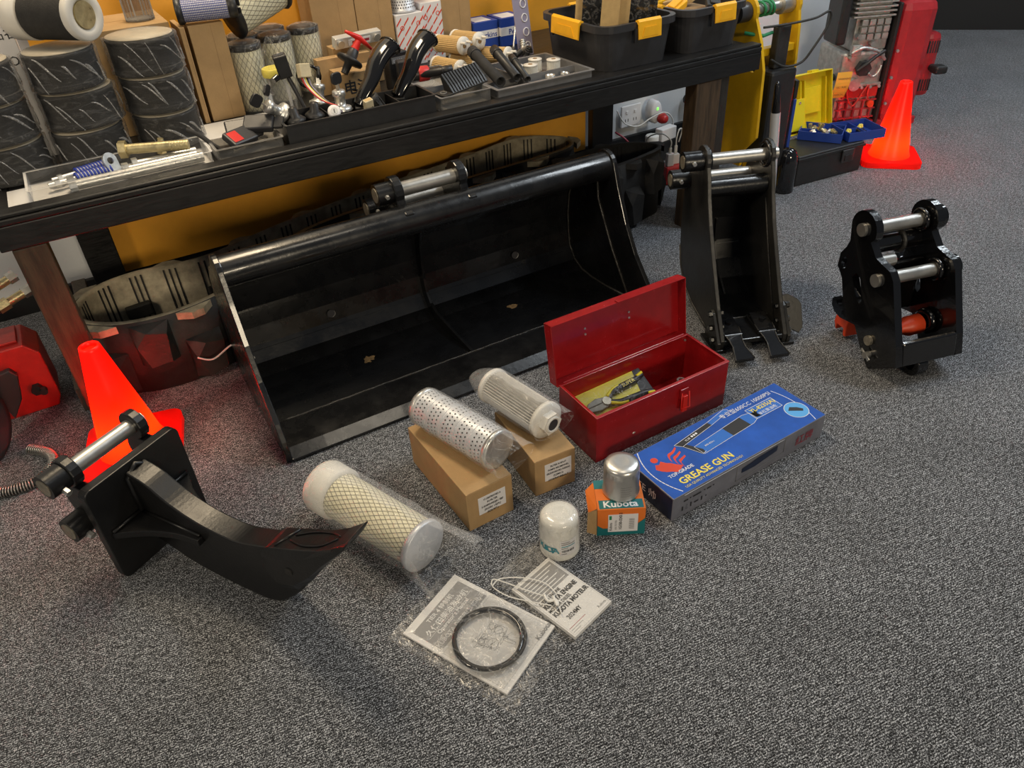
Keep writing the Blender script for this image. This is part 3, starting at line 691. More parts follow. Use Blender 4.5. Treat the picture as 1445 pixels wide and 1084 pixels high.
MB().box(TL * .5 - .012, TL * .5 + .012, -.003, .012, .150, .1535, lm).build('lid_catch', 'red_paint', ld, bev=.001)
for (x, z) in ((.105, .10), (.105, .085), (.235, .10), (.235, .085)):
    MB().cyl(lm @ V((x, .0295, z)), lm @ V((x, .0275, z)), .0028, n=10).build('rivet', 'zinc', ld)
MB().cyl((.012, TW + .001, TH + .0026), (TL - .012, TW + .001, TH + .0026), .003, n=10).build('hinge_rod', 'red_paint', tb)
lt = MB().box(.238, .262, -.0065, -.0005, .085, .112).build('latch_plate', 'red_paint', tb, bev=.001)
MB().tube([(.240, -.009, .104), (.236, -.013, .062), (.264, -.013, .058), (.262, -.009, .102)], .0016, 6).build('latch_wire', 'red_plastic', lt)
MB().box(.243, .257, -.012, -.0045, .048, .094, c=.001).build('latch_lever', 'red_plastic', lt)
for (x, y) in ((.010, TW - .004), (TL - .010, TW - .004)): MB().cyl((x, y, .118), (x, y - .003, .118), .003, n=10).build('rivet', 'zinc', tb)

def tbox(x, y, z): return (.775 + x, 1.05 + y, z)
pk = thing('pliers_pack', 'pair of black and yellow pliers on a yellow card inside the red toolbox', 'pliers', tbox(.140, .106, .062), (D(26), D(-2), D(0)))
MB().box(-.115, .095, -.045, .050, 0, .002).build('backing_card', 'card_yellow', pk)
MB().prism([(.055, -.045), (.095, -.045), (.095, .05), (.075, .05)], .0021, .0026).build('card_print', 'ink', pk)
j = MB()
for s in (-1, 1): j.prism([(-.095, 0.0), (-.085, s * .012), (-.06, s * .017), (-.035, s * .012), (-.03, 0)], .004, .013)
j.build('jaws', 'wire_grey', pk, bev=.002)
MB().cyl((-.037, 0, .003), (-.037, 0, .016), .011).build('pivot', 'pin_face', pk)
for s, mt in ((1, 'black_plastic'), (-1, 'black_plastic')):
    pts = spline([(-.03, s * .004, .010), (-.005, s * .016, .010), (.03, s * .019, .010), (.065, s * .021, .010), (.088, s * .026, .010)], 6)
    h_ = MB().tube(pts, .008, 10, rad=[.006 + .003 * math.sin(pi * i / (len(pts) - 1)) for i in range(len(pts))]).build('handle_grip', mt, pk)
    MB().tube([p + V((0, s * .005, .004)) for p in pts[:10]], .0042, 8).build('grip_stripe', 'card_yellow', h_)
    MB().tube([p + V((0, s * .004, .004)) for p in pts[-6:]], .0042, 8).build('grip_stripe', 'card_yellow', h_)
text(pk, 'SUPER', (.018, .012, .0195), (1, .06, 0), (0, 1, 0), .014, 'print_yellow', align='LEFT')
vs = []; fs = []
for i in range(15):
    for k in range(8):
        x = -.11 + .2 * i / 14; y = -.04 + .085 * k / 7; e = math.sin(pi * i / 14) * math.sin(pi * k / 7)
        vs.append((x, y, .004 + .022 * e ** .4 + .003 * nz((x, y, 1), 40)))
for i in range(14):
    for k in range(7): a = i * 8 + k; fs.append((a, a + 8, a + 9, a + 1))
MB().add(vs, fs, None, True).build('blister', 'film_flat', pk)
def spanner(name, label, loc, rot, L, mt='steel_pin'):
    t = thing(name, label, 'spanner', loc, rot)
    MB().box(.012, L - .012, -.005, .005, 0, .005, c=.001).build('shaft', mt, t)
    MB().prism(arc(0, 0, .014, 40, 320, 12) + [(.004, -.005), (-.002, 0), (.004, .005)], 0, .006).build('open_jaw', mt, t, bev=.001)
    ro_ = [(L + .011 * math.cos(2 * pi * k / 20), .011 * math.sin(2 * pi * k / 20)) for k in range(20)]; ri_ = [(L + .007 * math.cos(2 * pi * k / 6), .007 * math.sin(2 * pi * k / 6)) for k in range(6)]
    MB().prism(ro_, 0, .006, holes=(ri_,)).build('ring_end', mt, t)
spanner('spanner', 'long chrome spanner beside the yellow card in the toolbox', tbox(.135, .040, .060), (0, D(3), D(13)), .19)
spanner('spanner', 'short chrome spanner at the empty end of the toolbox', tbox(.25, .075, .0055), (0, 0, D(20)), .095)
sd = thing('screwdriver', 'screwdriver with a dark handle lying in the toolbox', 'screwdriver', tbox(.20, .028, .040), (0, D(90), D(16)))
MB().lathe([(.001, -.10), (.003, -.098), (.003, 0)], 10).build('blade', 'steel_pin', sd)
MB().lathe([(.006, 0), (.010, .006), (.008, .018), (.011, .03), (.011, .06), (.007, .068)], 14).build('handle', 'black_plastic', sd)

# ------------------------------------------------------------------ grease gun carton
gb = thing('grease_gun_box', 'long blue printed grease gun carton lying on the carpet', 'carton', (.801, .814, 0), D(2.3))
GL, GW, GH = .468, .155, .0655
MB().box(0, GL, .0004, GW, 0, GH - .0006, c=.0012).build('carton', 'box_side', gb)
z = GH - .0006
MB().box(.0015, GL - .0015, .0015, GW - .0015, z, z + .0003).build('top_print', 'box_blue', gb)
MB().box(-.0004, 0, .003, GW - .002, .002, GH - .004).build('end_print', 'box_navy', gb)
z += .0004
def ribbon(pts, w, zz): 
    mb = MB(); pts = [V((*p, 0)) for p in pts]
    for a, b in zip(pts, pts[1:]):
        n_ = (b - a).normalized(); n_ = V((-n_.y, n_.x, 0)) * w / 2; d_ = (b - a).normalized() * w * .3
        mb.add([(*(a - n_ - d_).xy, zz), (*(b - n_ + d_).xy, zz), (*(b + n_ + d_).xy, zz), (*(a + n_ - d_).xy, zz)], [(0, 1, 2, 3)])
    return mb
def flat(poly, zz): return MB().add([(x, y, zz) for x, y in poly], [tuple(range(len(poly)))])
X = (1, 0, 0); Yv = (0, 1, 0)
text(gb, 'GREASE GUN', (.045, .022, z), X, Yv, .0255, 'print_yellow', bold=.0006)
text(gb, 'TOP-GRADE', (.036, .050, z), X, Yv, .0125, 'print_white', bold=.0002)
text(gb, 'USA QUALITY ADVANCED TECHNOLOGY', (.045, .010, z), X, Yv, .0088, 'print_yellow')
text(gb, '专业型600CC 10000PSI', (.265, .128, z), X, Yv, .0165, 'print_white')
MB().box(.330, .415, .082, .119, z, z + .0002).build('model_panel', 'box_midblue', gb)
text(gb, 'YL-8235(A)', (.337, .103, z + .0002), X, Yv, .0165, 'print_yellow', bold=.0003)
text(gb, '单杠黄油枪', (.347, .087, z + .0002), X, Yv, .0115, 'print_white')
ribbon([(.330, .082), (.415, .082), (.415, .119), (.330, .119), (.330, .082)], .0012, z + .0005).build('panel_frame', 'print_white', gb)
# logo: red flame-like bird
lg = MB()
for i, (y0, r) in enumerate(((.108, .034), (.094, .030), (.080, .026))):
    p = spline([(.075 + .006 * i, y0 - .018, 0), (.082 + .004 * i, y0 - .002, 0), (.098, y0 + .002, 0), (.112, y0 + .010 - .002 * i, 0)], 6)
    w_ = [.010 * (1 - .55 * j / (len(p) - 1)) for j in range(len(p))]
    for a, b, wa, wb in zip(p, p[1:], w_, w_[1:]): lg.add([(a.x, a.y - wa / 2, z), (b.x, b.y - wb / 2, z), (b.x, b.y + wb / 2, z), (a.x, a.y + wa / 2, z)], [(0, 1, 2, 3)])
lg.add([(x, y, z) for x, y in [(.030, .088), (.038, .100), (.046, .096), (.055, .103), (.062, .092), (.070, .086), (.078, .075), (.088, .066), (.076, .060), (.064, .056), (.054, .064), (.044, .070), (.036, .078)]], [tuple(range(13))])
lg.add([(x, y, z) for x, y in arc(.046, .113, .0085, 0, 350, 12)], [tuple(range(13))])
lg.build('bird_logo', 'print_red', gb)
# big curves at both ends
ribbon([(.012 + .020 * (abs(t) ** 2.0), .080 + .072 * t) for t in [i / 8 - 1 for i in range(17)]], .0022, z).build('end_curve', 'print_white', gb)
ribbon([(.448 - .012 * (abs(t) ** 2.0), .070 + .066 * t) for t in [i / 8 - 1 for i in range(17)]], .0018, z).build('end_curve', 'print_white', gb)
# printed picture of the grease gun
gm_ = basis((.120, .062, z), (1, .10, 0), (0, 1, 0))
def gflat(poly, dz, nm, mt): MB().add([(x, y, dz) for x, y in poly], [tuple(range(len(poly)))], gm_).build(nm, mt, gb)
gflat([(0.03, .000), (.195, -.006), (.215, .000), (.215, .024), (.195, .030), (.03, .030)], .0001, 'gun_picture', 'box_midblue')
gflat([(.125, -.0035), (.185, -.0055), (.185, .029), (.125, .030)], .0002, 'gun_grip', 'ink')
gflat([(.0, .062), (.115, .066), (.118, .052), (.012, .047)], .0002, 'gun_handle', 'ink')
gflat([(.118, .066), (.180, .072), (.188, .066), (.186, .060), (.118, .053)], .0001, 'gun_lever', 'box_midblue')
gflat([(.010, .050), (.022, .050), (.040, .012), (.036, .002), (.026, .004)], .0002, 'gun_head', 'ink')
gflat([(.215, .004), (.232, .000), (.228, .010), (.238, .024), (.222, .020), (.215, .022)], .0002, 'gun_nozzle', 'ink')
mb = MB()
for pl in ([(0.03, .000), (.195, -.006), (.215, .000), (.215, .024), (.195, .030), (.03, .030), (.03, 0)], [(.0, .062), (.115, .066), (.180, .072), (.188, .066), (.186, .060), (.118, .053), (.012, .047), (.0, .062)], [(.012, .048), (.028, .002), (.040, .004)]):
    r_ = ribbon(pl, .0009, .0004); mb.add(r_.v, r_.f, gm_)
mb.build('gun_outline', 'print_white', gb)
text(gb, 'YLSK ●●●', gm_ @ V((.03, .053, .0003)), (1, .14, 0), Yv, .008, 'print_white')
text(gb, '800-400cc', gm_ @ V((.05, .014, .0003)), (1, .05, 0), Yv, .007, 'print_white')
flat(arc(.428, .052, .028, 0, 345, 23), z + .0001).build('round_picture', 'box_lightblue', gb)
ribbon(arc(.428, .052, .028, 0, 360, 24), .0016, z + .0003).build('round_frame', 'print_white', gb)
flat([(.410, .060), (.422, .068), (.436, .058), (.444, .046), (.438, .040), (.424, .050)], z + .0003).build('hand_picture', 'ink', gb)
# side print
fy = 0.0
def fside(x0, x1, z0, z1, nm, mt): MB().box(x0, x1, -.0003, .0003, z0, z1).build(nm, mt, gb)
MB().tube([(.03 + .30 * i / 30, -.0002, .060) for i in range(31)], .0005, 4).build('side_line', 'print_white', gb)
text(gb, '▬ ▪ ▬▬  ▪ ▬ ▪', (.03, -.0002, .040), X, (0, 0, 1), .012, 'ink')
text(gb, '▮▯▮ ▬ ▮ ▪', (.022, -.0002, .020), X, (0, 0, 1), .012, 'ink')
MB().add([(x, -.0008, zz) for x, zz in [(.20, .030), (.20, .042), (.25, .050), (.31, .053), (.31, .038), (.24, .028)]], [tuple(range(6))]).build('side_picture', 'box_navy', gb)
ribb = [(.185, .012), (.335, .020), (.335, .058), (.185, .056), (.185, .012)]
mb = MB()
for (a, b) in zip(ribb, ribb[1:]): mb.tube([(a[0], -.0004, a[1]), (b[0], -.0004, b[1])], .0005, 4)
mb.build('side_frame', 'ink_grey', gb)
text(gb, '红牌', (.372, -.0004, .020), X, (0, 0, 1), .030, 'print_darkred')
text(gb, '红牌', (.372, -.0004, .020), X, (0, 0, 1), .030, 'print_darkred') if False else None
text(gb, 'TE 帅', (-.0006, .112, .022), (0, -1, 0), (0, 0, 1), .026, 'print_white')

# ------------------------------------------------------------------ cardboard cartons with bagged filters on top
def carton(loc, rz, L, W_, Hh, label, lines, lx, lz):
    t = thing('cardboard_carton', label, 'carton', loc, rz, 'cardboard filter cartons')
    MB().box(0, L, 0, W_, 0, Hh, c=.0015).build('carton', 'cardboard', t)
    f = MB().box(.004, L - .004, .0006, .0016, Hh - .0006, Hh + .0003).build('flap_edge', 'cardboard_dark', t)
    lb = MB().box(lx, lx + .066, -.0005, .0005, lz, lz + .048).build('label_sticker', 'label_white', t)
    for i, s_ in enumerate(lines):
        text(lb, s_, (lx + .033, -.0005, lz + .037 - .0098 * i), X, (0, 0, 1), .0070, 'ink', align='CENTER', bold=.0002, sx=.85)
    return t
carton((.431, 1.023, 0), D(2), .110, .268, .105, 'long cardboard carton under the perforated filter', ['V11B07R0T4E1.0', 'IN FILTER', '51B48RR4020JR1 EBP', '(SR25R3 1.82PL)', '(RDE RFT.)'], .026, .033)
carton((.602, 1.034, 0), D(-4), .100, .20, .100, 'shorter cardboard carton under the pleated filter', ['FILTER RODUT', 'PUMPS RELIMINNEL', 'SR2KRV82UR2 RSE4A0', '(5.JSMK.S)', 'D71B7R4Y4RELIA.T'], .024, .034)

pf = thing('perforated_filter', 'perforated white metal filter in a clear bag on the long carton', 'filter', (.466, 1.283, .1535), 0)
PF0, PF1 = V((0, 0, 0)), V((.066, -.222, -.001))
fm = axis_m(PF0, PF1); FL = (PF1 - PF0).length; R_ = .0435
MB().lathe([(R_, .0), (R_, FL)], 40, fm).build('shell', 'perf_metal', pf)
hb = MB()
for i in range(19):
    zz = .018 + (FL - .034) * i / 18
    for k in range(30):
        if (i % 4) == 3: continue
        a = 2 * pi * (k + .5 * (i % 2)) / 30; c_ = V((R_ * math.cos(a), R_ * math.sin(a), zz)); n_ = V((math.cos(a), math.sin(a), 0)); t_ = V((-math.sin(a), math.cos(a), 0))
        hb.add([c_ + n_ * .0004 + (t_ * math.cos(g) + V((0, 0, 1)) * math.sin(g)) * .0021 for g in [2 * pi * e / 6 for e in range(6)]], [tuple(range(6))], fm)
tag(hb.build('perforations', 'hole_dark', pf), kind='stuff')
for i in range(5):
    zz = .018 + (FL - .034) * (4 * i + 3) / 18
    if zz < FL - .01: MB().torus(fm @ V((0, 0, zz)), PF1 - PF0, R_, .0008, 40, 5).build('seam', 'perf_metal', pf)
for z0, z1 in ((-.002, .012), (FL - .010, FL + .002)):
    MB().lathe([(R_ - .004, z0), (R_ + .0015, z0 + .001), (R_ + .0015, z1 - .001), (R_ - .004, z1)], 40, fm).build('end_cap', 'zinc', pf)
bag(PF0, PF1, R_ + .0025, (0, 0, 1), (.018, .050), (.7, .35), rough=.05).build('plastic_bag', 'film', pf)

gf = thing('pleated_filter', 'grey pleated filter with a hexagonal nut in a clear bag on the shorter carton', 'filter', (.636, 1.272, .146), 0)
G0, G1 = V((0, 0, 0)), V((.036, -.180, -.001)); fm = axis_m(G0, G1); FL = (G1 - G0).length; R_ = .0415
pleat(.0345, .0405, .008, FL - .010, 40).build('pleats', 'media_grey', gf)
o_ = gf.children[0]; o_.data.transform(fm)
for z0, z1 in ((-.002, .010), (FL - .012, FL + .001)):
    MB().lathe([(R_ - .02, z0), (R_ + .002, z0 + .001), (R_ + .002, z1 - .001), (R_ - .02, z1)], 40, fm).build('end_ring', 'cap_white', gf)
nt_ = MB().hexn(fm @ V((0, 0, FL)), fm @ V((0, 0, FL + .018)), .027).build('hex_nut', 'cap_white', gf, bev=.001)
MB().cyl(fm @ V((0, 0, FL + .017)), fm @ V((0, 0, FL + .0195)), .014).build('bore', 'hole_dark', nt_)
MB().torus(fm @ V((0, 0, FL + .018)), G1 - G0, .017, .0035, 24, 8).build('bore_ring', 'cap_white', nt_)
bag(G0, G1, R_ + .0035, (0, 0, 1), (.055, .026), (.55, .35), rough=.05).build('plastic_bag', 'film', gf)

af = thing('air_filter', 'cream mesh-wrapped air filter in a loose clear bag on the carpet', 'filter', (.205, 1.262, .064), 0)
A0, A1 = V((0, 0, 0)), V((.110, -.278, -.002)); fm = axis_m(A0, A1); FL = (A1 - A0).length; R_ = .056
MB().lathe([(R_ * .9, .055), (R_ * .9, FL - .012)], 40, fm).build('media', 'media_cream', af)
o_ = wirecyl(R_ * .905, .056, FL - .012, 30, .40, .0006, 16); o_.v = [fm @ p for p in o_.v]; tag(o_.build('wire_mesh', 'wire_grey', af), kind='stuff')
MB().lathe([(R_ * .6, -.006), (R_ * 1.0, -.004), (R_ * 1.06, .004), (R_ * 1.06, .05), (R_ * .95, .057), (R_ * .9, .057)], 40, fm).build('rubber_end', 'cap_white', af)
MB().lathe([(R_ * .9, FL - .014), (R_ * .99, FL - .012), (R_ * .99, FL - .002), (R_ * .95, FL), (.01, FL + .001)], 40, fm).build('end_cap', 'perf_metal', af)
bag(A0, A1, R_ * 1.08, (0, 0, 1), (.012, .095), (.75, .45), rough=.07).build('plastic_bag', 'film', af)
def flatfilm(parent, pts, z0, amp, nm='plastic_bag', mt='film_flat', n=18):
    """crinkled four-corner sheet"""
    a, b, c, d = (V((*p, 0)) for p in pts); vs = []; fs = []
    for i in range(n + 1):
        for k in range(n + 1):
            u, v = i / n, k / n; p = a.lerp(b, u).lerp(d.lerp(c, u), v)
            vs.append((p.x + .003 * nz((p.x, p.y, 3), 50), p.y + .003 * nz((p.x, p.y, 9), 50), z0 + amp * (.5 + .5 * nz((p.x, p.y, .2), 55)) + amp * .5 * nz((p.x, p.y, 4), 130)))
    for i in range(n):
        for k in range(n): q_ = i * (n + 1) + k; fs.append((q_, q_ + n + 1, q_ + n + 2, q_ + 1))
    return MB().add(vs, fs, None, True).build(nm, mt, parent)

# ------------------------------------------------------------------ spin-on oil filters and the orange carton
kb = thing('orange_carton', 'small orange and teal filter carton with its end flap open', 'carton', (.648, .868, 0), D(-29))
KL, KW, KH = .098, .085, .075
bx = MB().box(0, KL, 0, KW, 0, KH, c=.001).build('carton', 'carton_orange', kb)
MB().box(-.0003, KL + .0003, -.0004, .004, 0.0, .020).build('teal_band', 'carton_teal', kb)
MB().add([(0, -.0006, .020), (0, -.0006, .030), (.030, -.0006, .006), (.040, -.0006, .001), (0, -.0006, .001)], [(0, 4, 3, 2, 1)]).build('teal_wedge', 'carton_teal', kb)
MB().add([(KL, -.0006, .046), (KL, -.0006, .001), (.05, -.0006, .001), (.07, -.0006, .018)], [(0, 3, 2, 1)]).build('teal_wedge', 'carton_teal', kb)
MB().box(.004, KL - .004, .002, .026, KH, KH + .0004).build('brand_panel', 'carton_teal', kb)
MB().box(-.0004, .03, .06, KW + .0003, KH - .02, KH + .0003).build('teal_corner', 'carton_teal', kb)
text(kb, 'Kubota', (.012, .006, KH + .0004), X, Yv, .024, 'print_white', bold=.0006)
kl = MB().box(.022, .083, -.0010, -.0002, .010, .060).build('label_sticker', 'label_white', kb)
text(kl, 'Kubota', (.030, -.0011, .014), (0, 0, 1), (-1, 0, 0), .008, 'ink')
text(kl, '1G150-3243 2', (.050, -.0011, .016), (0, 0, 1), (-1, 0, 0), .0085, 'ink', bold=.0002)
text(kl, 'OIL FILTER', (.040, -.0011, .016), (0, 0, 1), (-1, 0, 0), .006, 'ink_grey')
text(kl, '||||||||||', (.073, -.0011, .017), (0, 0, 1), (-1, 0, 0), .012, 'ink')
MB().box(.024, .029, -.0013, -.001, .046, .057).build('green_mark', 'green_cord', kl)
MB().box(-.0008, 0, .003, KW - .003, .002, KH - .002).build('open_end', 'cardboard', kb)
MB().add([(-.001, .0, .002), (-.022, -.004, .016), (-.020, .0, .070), (-.001, .002, .074)], [(0, 1, 2, 3)]).build('flap', 'cardboard', kb)
MB().add([(-.0005, .004, KH), (-.018, .010, KH - .016), (-.018, .07, KH - .012), (-.0005, .08, KH)], [(0, 1, 2, 3)]).build('flap', 'carton_orange', kb)

def spin(name, label, loc, r, h, mt, grp):
    t = thing(name, label, 'oil filter', loc, 0, grp)
    MB().lathe([(r * .8, 0), (r * .99, .0), (r * 1.03, .003), (r * 1.03, .007), (r * .99, .010), (r * .98, h * .66), (r * .985, h * .68), (r * .965, h * .86), (r * .94, h * .92), (r * .84, h * .965), (r * .60, h * .985), (r * .40, h * 1.0), (r * .34, h * .995), (0.0001, h * .995)], 44).build('canister', mt, t)
    mb = MB()
    for k in range(12):
        a0, a1 = 2 * pi * k / 12, 2 * pi * (k + .86) / 12; rr = r * .992
        mb.add([(rr * math.cos(a), rr * math.sin(a), zz) for zz, aa in ((h * .70, (a0, a1)), (h * .82, (a1, a0))) for a in aa], [(0, 1, 2, 3)])
    mb.build('wrench_flutes', mt, t); return t
sf = spin('oil_filter', 'bare silver oil filter standing on the orange carton', (.7215, .889, KH + .0008), .0375, .080, 'filter_silver', 'spin-on oil filters')
mb = MB()
for i in range(6):
    for k in range(8): pass
def curved(t, r, a0, a1, z0, z1, nm, mt, off=.0004, n=10):
    vs = []; fs = []
    for i in range(n + 1):
        a = D(a0 + (a1 - a0) * i / n)
        for zz in (z0, z1): vs.append(((r + off) * math.cos(a), (r + off) * math.sin(a), zz))
    for i in range(n): fs.append((2 * i, 2 * i + 2, 2 * i + 3, 2 * i + 1))
    return MB().add(vs, fs, None, True).build(nm, mt, t)
for i in range(5): curved(sf, .0372, 232, 268 - (i * 5) % 9, .016 + .006 * i, .0166 + .006 * i, 'print_line', 'ink_grey', .0005)
wf = spin('oil_filter', 'white oil filter standing on the carpet beside the manuals', (.567, .886, 0), .0400, .101, 'filter_white', 'spin-on oil filters')
lb = curved(wf, .0394, 238, 292, .016, .058, 'label_sticker', 'label_white')
for i, (zz, a_) in enumerate(((.052, 268), (.047, 285), (.041, 285), (.036, 262), (.020, 258))): curved(lb, .0394, 242, a_, zz, zz + .0022, 'print_line', 'ink_mid' if i != 2 else 'teal_ink', .0008)
for k in range(12): curved(lb, .0394, 244 + 3.2 * k, 244 + 3.2 * k + 1.3 + (k % 3) * .5, .026, .032, 'barcode_bar', 'ink', .0008, 1)
def curved_text(t, s_, r, a0, z0, size, mt, step):
    for i, ch in enumerate(s_):
        if ch == ' ': continue
        a = D(a0 + step * i); text(t, ch, ((r + .0006) * math.cos(a), (r + .0006) * math.sin(a), z0), (-math.sin(a), math.cos(a), 0), (0, 0, 1), size, mt, align='CENTER', bold=.0005)
curved_text(wf, 'KUBOTA', .0394, 176, .024, .021, 'teal_ink', 10)
vs = []; wrp = MB().lathe([(.0425, .0), (.0425, .03), (.0420, .07), (.0412, .090), (.037, .0985), (.025, .1035), (.0001, .1045)], 40, None, True, 1.0, lambda i, k, r: r * (1 + .012 * math.sin(k * 1.9 + i) * (i > 2)))
wrp.build('shrink_wrap', 'film_flat', wf)

# ------------------------------------------------------------------ manuals
m1 = thing('manual', 'manual with a grey title block and engine drawing in a clear bag', 'manual', (.206, .865, 0), math.atan2(.070, .143))
ML, MW = .160, .232     # local +x along the title, local -y down the page
MB().box(0, ML, -MW, 0, .0015, .0065, c=.0006).build('pages', 'paper', m1)
z = .0066
flat([(.010, -.085), (.150, -.085), (.150, -.016), (.010, -.016)], z).build('title_block', 'ink_mid', m1)
for s_, y_, sz in (('TIER 4 特制机', -.030, .0125), ('久保田柴油发动机', -.048, .0150), ("Operator's Manual", -.061, .0120), ('KUBOTA DIESEL ENGINE', -.0785, .0125)):
    text(m1, s_, (.080, y_, z + .0002), X, Yv, sz, 'paper', align='CENTER', bold=.0003)
ribbon([(.015, -.0512), (.145, -.0512)], .0006, z + .0003).build('title_rule', 'paper', m1)
text(m1, '2022.04', (.105, -.098, z), X, Yv, .007, 'ink_grey')
ribbon([(.006, -.090), (.154, -.090), (.154, -.222), (.006, -.222), (.006, -.090)], .0005, z).build('page_frame', 'ink_mid', m1)
text(m1, 'Kubota', (.118, -.224, z), X, Yv, .014, 'ink_grey', bold=.0002)
# line drawing of an engine
random.seed(11); dr = MB()

def dline(ps): r_ = ribbon([(p[0], p[1]) for p in ps], .0006, z); dr.add(r_.v, r_.f)
dline([(.055, -.130), (.105, -.126), (.110, -.160), (.060, -.166), (.055, -.130)])
for k in range(4): dline(arc(.062 + .012 * k, -.134, .006, 0, 360, 10))
for k in range(26):
    x, y = random.uniform(.052, .108), random.uniform(-.168, -.122); l = random.uniform(.004, .016)
    dline([(x, y), (x + random.choice((-1, 1)) * l, y + random.uniform(-.004, .004)), (x + random.uniform(-.006, .006), y - l * .8)])
dline(arc(.070, -.155, .010, 0, 360, 12)); dline(arc(.098, -.148, .008, 0, 360, 12)); dline([(.085, -.168), (.088, -.190), (.093, -.190), (.092, -.168)])
dr.build('engine_drawing', 'ink', m1)
flatfilm(m1, [(-.022, .016), (.158, .020), (.150, -.232), (-.010, -.262)], .0075, .006)
MB().box(-.022, .158, -.262, .02, .0003, .0011).build('bag_back', 'film_flat', m1)
orr = thing('rubber_o_ring', 'black rubber ring lying on the bagged manual', 'rubber ring', (.3315, .7635, .0165), 0)
MB().torus((0, 0, 0), (0, 0, 1), .0615, .0048, 56, 10).build('ring', 'black_gloss', orr)
MB().torus((.004, -.001, .002), (0.03, 0, 1), .0640, .0030, 56, 10).build('ring', 'rubber', orr)
ss = thing('plastic_sachet', 'small clear sachet holding the black rubber ring', 'plastic bag', (.335, .770, .0), math.atan2(.070, .143))
flatfilm(ss, [(-.075, .072), (.075, .080), (.082, -.078), (-.070, -.085)], .020, .005)
bb = MB()
for y_ in (-.085, .076): bb.box(-.072, .08, y_ - .001, y_ + .001, .0075, .012)
MB().box(-.073, .079, -.082, .074, .0135, .0140).build('sachet_back', 'film_flat', ss)

m2 = thing('manual', 'smaller white manual with bold engine title in a zip bag with string', 'manual', (.425, .839, 0), math.atan2(.028, .101))
ML, MW = .106, .160
MB().box(0, ML, -MW, 0, .0015, .0105, c=.0006).build('pages', 'paper', m2)
z = .0106
flat([(.006, -.060), (.100, -.060), (.100, -.008), (.006, -.008)], z).build('notice_block', 'ink_mid', m2)
for i in range(6): ribbon([(.012, -.016 - .0075 * i), (.094 - (i * 7 % 5) * .006, -.016 - .0075 * i)], .0022, z + .0003).build('text_line', 'paper', m2)
for s_, y_, sz, bo in (('DIESEL ENGINE', -.070, .0100, .0002), ('KUBOTA ENGINE', -.083, .0138, .0006), ('MOTEUR DIESEL', -.094, .0100, .0002), ('KUBOTA MOTEUR', -.107, .0138, .0006), ('2024MY', -.128, .0130, .0003)):
    text(m2, s_, (.008 if s_ != '2024MY' else .022, y_, z), X, Yv, sz, 'ink', bold=bo, sx=.82)
text(m2, 'Kubota', (.078, -.152, z), X, Yv, .0075, 'ink_grey')
for i in range(3): ribbon([(.006, -.142 - .005 * i), (.05 - .012 * i, -.142 - .005 * i)], .0010, z).build('text_line', 'print_darkred' if not i else 'ink_mid', m2)
ribbon([(.003, -.003), (.103, -.003), (.103, -.157), (.003, -.157), (.003, -.003)], .0004, z).build('page_frame', 'ink_mid', m2)
flatfilm(m2, [(-.008, .052), (.112, .052), (.112, -.170), (-.008, -.172)], .0115, .003)
MB().box(-.008, .112, -.170, .052, .0004, .0011).build('bag_back', 'film_flat', m2)
for y_ in (.030, .036): MB().box(-.008, .112, y_, y_ + .0015, .0125, .0145).build('zip_strip', 'film_flat', m2)
MB().tube(spline([(.02, -.085, .016), (.0, -.05, .0165), (-.018, -.01, .015), (-.022, .028, .014), (-.010, .040, .016), (.0, .018, .0165), (.012, -.02, .0165), (.026, -.06, .0165), (.03, -.09, .017), (.018, -.112, .0165)], 8), .0012, 6).build('string', 'cable_white', m2)
MB().tube(spline([(-.022, .030, .016), (.0, .03, .017), (.03, .0, .017), (.05, -.04, .0165), (.046, -.075, .017)], 8), .0012, 6).build('string', 'cable_white', m2)
MB().tube(spline([(.028, -.060, .018), (.022, -.075, .019), (.034, -.085, .018), (.026, -.095, .018), (.036, -.075, .02)], 6), .003, 6).build('knot', 'cable_white', m2)

# ------------------------------------------------------------------ yellow hydraulic arm at the bench end
ya = thing('hydraulic_linkage', 'yellow hydraulic linkage arm with pins leaning at the end of the bench', 'machine part', (2.09, 2.03, 0))
yp = [(.075, .125), (-.06, .125), (-.07, .187), (-.122, .245), (-.112, .473), (-.085, .56)] + arc(-.005, .645, .048, 200, -20, 10) + [(.085, .50), (.096, .409)]
MB().prism(yp, -.006, .006, YZ, holes=([(-.062 + .016 * math.cos(2 * pi * k / 16), .475 + .016 * math.sin(2 * pi * k / 16)) for k in range(16)],)).build('side_plate', 'arm_yellow', ya, bev=.002)
yq = [(-.005, .125), (-.06, .125), (-.065, .187), (-.075, .25), (-.068, .473), (-.06, .58)] + arc(-.005, .645, .048, 200, -20, 10) + [(.02, .50), (.01, .409)]
MB().prism(yq, .196, .208, YZ).build('side_plate', 'arm_yellow', ya, bev=.002)
MB().box(.006, .196, -.012, .0, .30, .50, c=.002).build('cross_plate', 'arm_yellow', ya)
MB().box(.006, .196, -.055, -.025, .50, .525, c=.002).build('cross_bar', 'arm_yellow', ya)
for x in (.01, .10):
    MB().box(x, x + .022, -.085, -.06, .0, .14, c=.002).build('foot_bracket', 'arm_yellow', ya)
MB().box(.01, .122, -.085, -.06, .141, .156, c=.002).build('foot_bracket', 'arm_yellow', ya)
ram = MB().box(.040, .165, -.115, -.02, .10, .46, c=.012).build('ram_housing', 'black_plastic', ya)
MB().box(.07, .13, -.09, -.06, .461, .60, c=.006).build('ram_head', 'rubber', ya)
for z_ in (.17, .30): MB().cyl((.10, -.118, z_), (.10, -.113, z_), .012).build('port', 'black_gloss', ram)
MB().cyl((-.045, -.005, .645), (.226, -.005, .645), .017, n=20).build('pin', 'steel_pin', ya)
